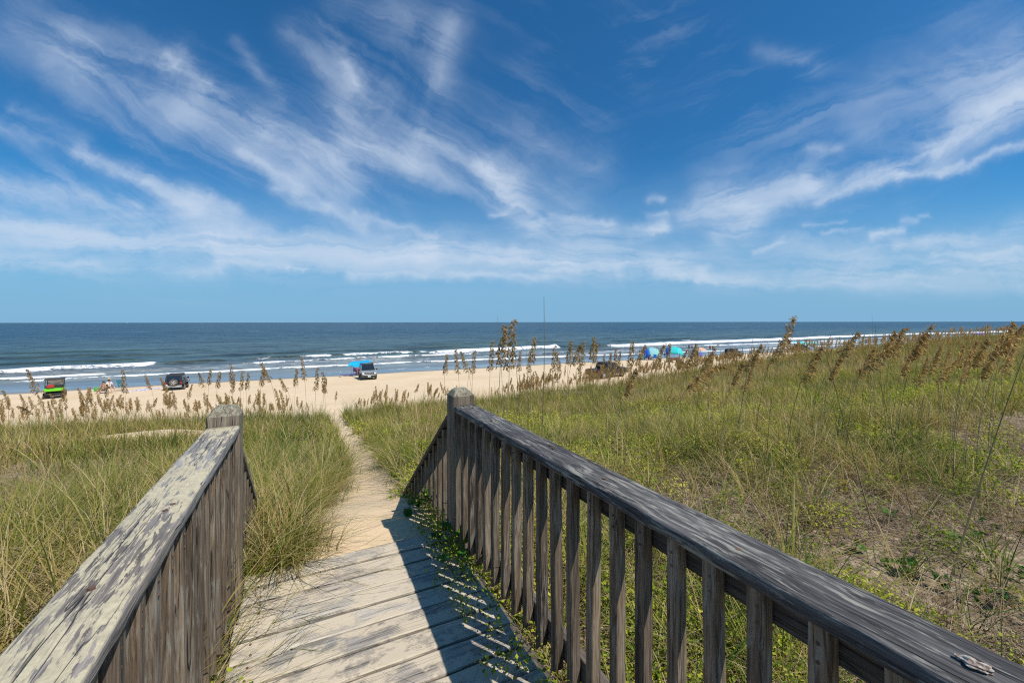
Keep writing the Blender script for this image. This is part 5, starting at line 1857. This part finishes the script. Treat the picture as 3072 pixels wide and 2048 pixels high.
    if hat:
        mb = MB(); mb.lathe([(J['hd1'][2] + .05, .24), (J['hd1'][2] + .065, .23), (J['hd1'][2] + .07, .11), (J['hd1'][2] + .16, .10), (J['hd1'][2] + .17, .05)], 'z', (hx[0], hx[1], 0), 16)
        mb.build('hat', hat, r_, smooth=True)
    if shirt:
        ks = {k: J[k] for k in ('wst', 'pel', 'chs', 'shL', 'shR')}
        for sd in 'LR':
            a, b_ = Vector(J['sh' + sd]), Vector(J['el' + sd])
            ks['sl' + sd] = tuple(a + (b_ - a) * .7)
        skin_safe('shirt', ks, [('wst', 'pel'), ('wst', 'chs'), ('chs', 'shL'), ('chs', 'shR'), ('shL', 'slL'), ('shR', 'slR')], lambda k: {'pel': .145, 'wst': .13, 'chs': .155, 'slL': .058, 'slR': .058}.get(k, .075), shirt)
    if shorts:
        ks = {k: J[k] for k in ('pel', 'hipL', 'hipR')}
        for sd in 'LR':
            a, b_ = Vector(J['hip' + sd]), Vector(J['kn' + sd])
            ks['th' + sd] = tuple(a + (b_ - a) * .72)
        skin_safe('shorts', ks, [('pel', 'hipL'), ('pel', 'hipR'), ('hipL', 'thL'), ('hipR', 'thR')], lambda k: {'pel': .14}.get(k, .10), shorts)
    return r_
V3 = lambda p, z=0: (p.x, p.y, p.z + z)
p = ground_at(330, 1176)
chair('low folding chair carrying the person in the straw hat', p, face_cam(p, .5), M_STRAWHAT, low=False)
person('person in a straw hat and pale shirt sitting in a low chair on the sand', p, face_cam(p, .5), 'sit', M_SKIN2, M_WHITE, M_TEAL, M_STRAWHAT)
p = ground_at(306, 1178)
chair('low dark folding chair carrying the bareheaded sunbather', p, face_cam(p, -.6), M_BROWN, low=True)
person('tanned bareheaded person sitting left of the one in the straw hat', p, face_cam(p, -.6), 'sit', M_SKIN, None, M_BROWN, seat=.22, s=1.0)
p = ground_at(368, 1170)
chair('empty teal camping chair right of the seated people', p, face_cam(p, .9), M_TEAL, 1.1)
p = ground_at(292, 1172)
b = pbox(None, 'beach_bag', M_GREEN, -.25, .25, -.15, .15, 0, .42, .06)
b.location = V3(p); tag(b, 'light green beach bag at the left end of the seated group', 'bag')
def towel(label, px, py, L, W_, rz, m1, m2):
    p = ground_at(px, py)
    mb = MB()
    n = 12
    rings = []
    for i in range(n + 1):
        x = -L / 2 + L * i / n
        rings.append([(x, y, zg1(p.x + x * math.cos(rz) - y * math.sin(rz), p.y + x * math.sin(rz) + y * math.cos(rz)) - p.z + .02 + .012 * math.sin(i * 2 + y * 5)) for y in (-W_ / 2, 0, W_ / 2)])
    mb.loft(rings, caps=False, closed=False)
    mb.mi = [i // 2 % 2 for i in range(len(mb.f))]
    o = mb.build('towel', [m1, m2], loc=V3(p))
    o.rotation_euler.z = rz
    s = o.modifiers.new('t', 'SOLIDIFY'); s.thickness = .015
    tag(o, label, 'towel')
towel('lilac and white striped towel lying on the sand left of the jeep', 405, 1171, 1.9, 1.0, R(20), M_LILAC, M_WHITE)
towel('pale pink and lilac towel lying nearest to the jeep', 452, 1165, 2.2, 1.1, R(24), M_WHITE, M_LILAC)
p = ground_at(1066, 1123)
chair('folding chair with pale legs below the blue shade sail', p, face_cam(p, .2), M_PURPLE)
person('dark-haired person in a brown top sitting below the blue shade sail', p, face_cam(p, 2.6), 'sit', M_SKIN, M_BROWN, M_NAVY)
p = ground_at(1072, 1121)
b = pbox(None, 'beach_bag', M_DKRED, -.22, .22, -.18, .18, 0, .85, .1)
b.location = V3(p); tag(b, 'tall dark red beach bag beside the person under the blue sail', 'bag')
towel('dark purple towel spread left of the chair below the blue sail', 1048, 1122, 2.2, 1.2, R(15), M_PURPLE, M_NAVY)
p = ground_at(1945, 1080)
person('person in a white top sitting inside the left-hand beach tent', (p.x, p.y, p.z), face_cam(p), 'sit', M_SKIN2, M_WHITE, M_DKRED, seat=.05)
p = ground_at(1952, 1080)
person('person in dark red sitting in front of the left-hand beach tent', (p.x, p.y, p.z), face_cam(p, .4), 'sit', M_SKIN, M_DKRED, M_NAVY, seat=.05)
p = ground_at(1965, 1080)
chair('blue folding chair at the mouth of the left-hand beach tent', p, face_cam(p), M_BLUE)
p = ground_at(1927, 1080)
b = pbox(None, 'beach_bag', M_TEAL, -.5, .5, -.3, .3, 0, .9, .12); b.location = V3(p)
tag(b, 'large dark teal bag left of the beach tents', 'bag')
# beach wagon with gear below the right-hand tent
p = ground_at(2022, 1086)
r_ = thing('beach_wagon', 'brown four-wheeled beach wagon in front of the right-hand tent', 'wagon', p, R(-20))
pbox(r_, 'tub', M_BROWN, -.9, .9, -.35, .35, .30, .75, .04)
for x in (-.7, .7):
    for y in (-.38, .38):
        wheel(r_, y, x, .17, .10, M_RIMD) if False else wheel(r_, x, y, .17, .10, M_RIMD, axis='y')
mb = MB(); mb.tube([(.9, 0, .4), (1.4, 0, .8)], .02, 5); mb.build('handle', M_POLE, r_)
b = pbox(None, 'cooler', M_WHITE, -.26, .26, -.18, .18, 0, .34, .04); q = ground_at(2004, 1084); b.location = V3(q); tag(b, 'white cool box on the sand left of the brown wagon', 'cool box')
q = ground_at(2037, 1082)
person('sunburnt person sitting on the sand right of the brown wagon', q, face_cam(q, -.4), 'sit', M_SKIN, None, M_DKRED, seat=.05)
p = ground_at(2101, 1078)
chair('periwinkle blue high-backed beach chair below the peach umbrella', p, face_cam(p), M_PERI, 1.25)
p = ground_at(2079, 1077)
r_ = thing('windbreak', 'grey upright windbreak panel left of the peach umbrella', 'windbreak', p, -bearing(p))
pbox(r_, 'panel', M_GREY, -.85, .85, -.01, .01, .2, 1.55, 0)
for x in (-.85, .85):
    mb = MB(); mb.tube([(x, 0, -.1), (x, 0, 1.65)], .02, 5); mb.build('pole', M_POLE, r_)
for (px, py, lab, sk, sh, so, ar) in [(2067, 1046, 'left one of two bathers standing in the surf behind the peach umbrella', M_SKIN, M_PURPLE, M_NAVY, 'down'), (2076, 1046, 'right one of two bathers standing in the surf behind the peach umbrella', M_SKIN, M_NAVY, M_NAVY, 'out'),
        (2130, 1054, 'person in red swimwear standing at the water edge right of the umbrella', M_SKIN, M_DKRED, M_DKRED, 'down'), (2139, 1055, 'person in a green shirt standing at the water edge', M_SKIN2, M_GREEN, M_NAVY, 'down'),
        (2727, 1032, 'distant person in dark clothes on the sand right of the white sign', M_SKIN, M_GREY, M_NAVY, 'down'), (2734, 1032, 'distant person in pale clothes beside the one in dark clothes', M_SKIN2, M_WHITE, M_NAVY, 'out'), (2712, 1033, 'distant person in dark red between the white sign and the pair on the sand', M_SKIN, M_DKRED, M_DKRED, 'down')]:
    z = -.45 if py < 1050 and px < 2100 else None
    p = ground_at(px, py) if z is None else unproject(px, py, z=0)
    person(lab, (p.x, p.y, p.z if z is None else z), face_cam(p, random.uniform(-2, 2)), 'stand', sk, sh, so, arms=ar)

# distant vehicles near the right edge
def small_car(label, px, py, m, kind='pickup'):
    p = ground_at(px, py)
    r_ = thing('parked_car', label, 'car', (p.x, p.y, p.z - .02), R(-90) + random.uniform(-.3, .3), 'cars parked far along the beach')
    mb = MB(); mb.prism([(-2.3, .4), (-2.3, 1.0), (-1.9, 1.05), (.9, 1.05), (2.1, .98), (2.3, .8), (2.3, .4)], .9); mb.build('body', m, r_, .05)
    mb = MB(); mb.prism([(-1.9, 1.04), (-1.7, 1.65), (.1, 1.7), (.9, 1.05)], lambda y, z: .86 - .16 * max(0, (z - 1.05) / .65)); mb.build('cabin', M_BLACK if kind != 'white' else m, r_, .04)
    for sx in (-1, 1):
        mb = MB()
        xs = [sx * (.86 - .16 * (z - 1.05) / .65 + .006) for z in (1.12, 1.58)]
        vs = [(xs[0], -1.7, 1.12), (xs[0], .72, 1.12), (xs[1], .12, 1.58), (xs[1], -1.6, 1.58)]
        mb.add(vs, [(0, 1, 2, 3)])
        mb.build('side_window', M_GLASS, r_)
        for y in (-1.4, 1.4):
            wheel(r_, sx * .8, y, .36, .22)
small_car('white car far along the beach behind the sea oats', 2815, 1032, M_WHITE, 'white')
small_car('dark car parked just right of the distant white car', 2845, 1030, M_NAVY)
small_car('dark car far along the beach left of the purple shelter', 2895, 1022, M_BLACK)
small_car('dark car in the far row right of the purple shelter', 3010, 1010, M_BLACK)
small_car('dark car at the right edge of the far row', 3050, 1007, M_NAVY)

# white sign on a timber post at the dune edge
p = unproject(2588, 1062, Z=40)
g = zg1(p.x, p.y)
r_ = thing('beach_sign', 'blank white sign board fixed to a timber post at the dune edge', 'sign', (p.x, p.y, g), -YAW)
top = unproject(2588, 1033, Z=40).z - g
mb = MB(); mb.box(-.09, .09, -.09, .09, -.4, top + .05); mb.build('post', dirty((.36, .27, .14), .8, amt=.2), r_, .01)
pbox(r_, 'board', M_WHITE, .16, 1.02, -.02, .02, top - 1.05, top + .02, .01)
pbox(r_, 'bracket', M_POLE, .08, .20, -.015, .015, top - .3, top - .24, 0)

# sailing boat on the horizon
p = unproject(380, 968, Z=3600)
r_ = thing('sailing_boat', 'tiny white sailing boat on the horizon at the left', 'boat', (p.x, p.y, 0), R(60), s=1.3)
mb = MB()
mb.loft([[(w_ * hw, y, z) for w_, z in ((-1, 1.4), (-.5, -.3), (.5, -.3), (1, 1.4))] for y, hw in ((-6, 1.3), (-2, 1.9), (3, 1.5), (7, .1))])
mb.build('hull', M_WHITE, r_)
mb = MB(); mb.tube([(0, .5, 1), (0, .5, 16)], .12, 6); mb.build('mast', M_ALU, r_)
mb = MB(); mb.loft([[(-.03, -5.5, 2), (-.03, .3, 2), (-.03, .3, 15.5)], [(.03, -5.5, 2), (.03, .3, 2), (.03, .3, 15.5)]]); mb.build('sail', M_WHITE, r_)
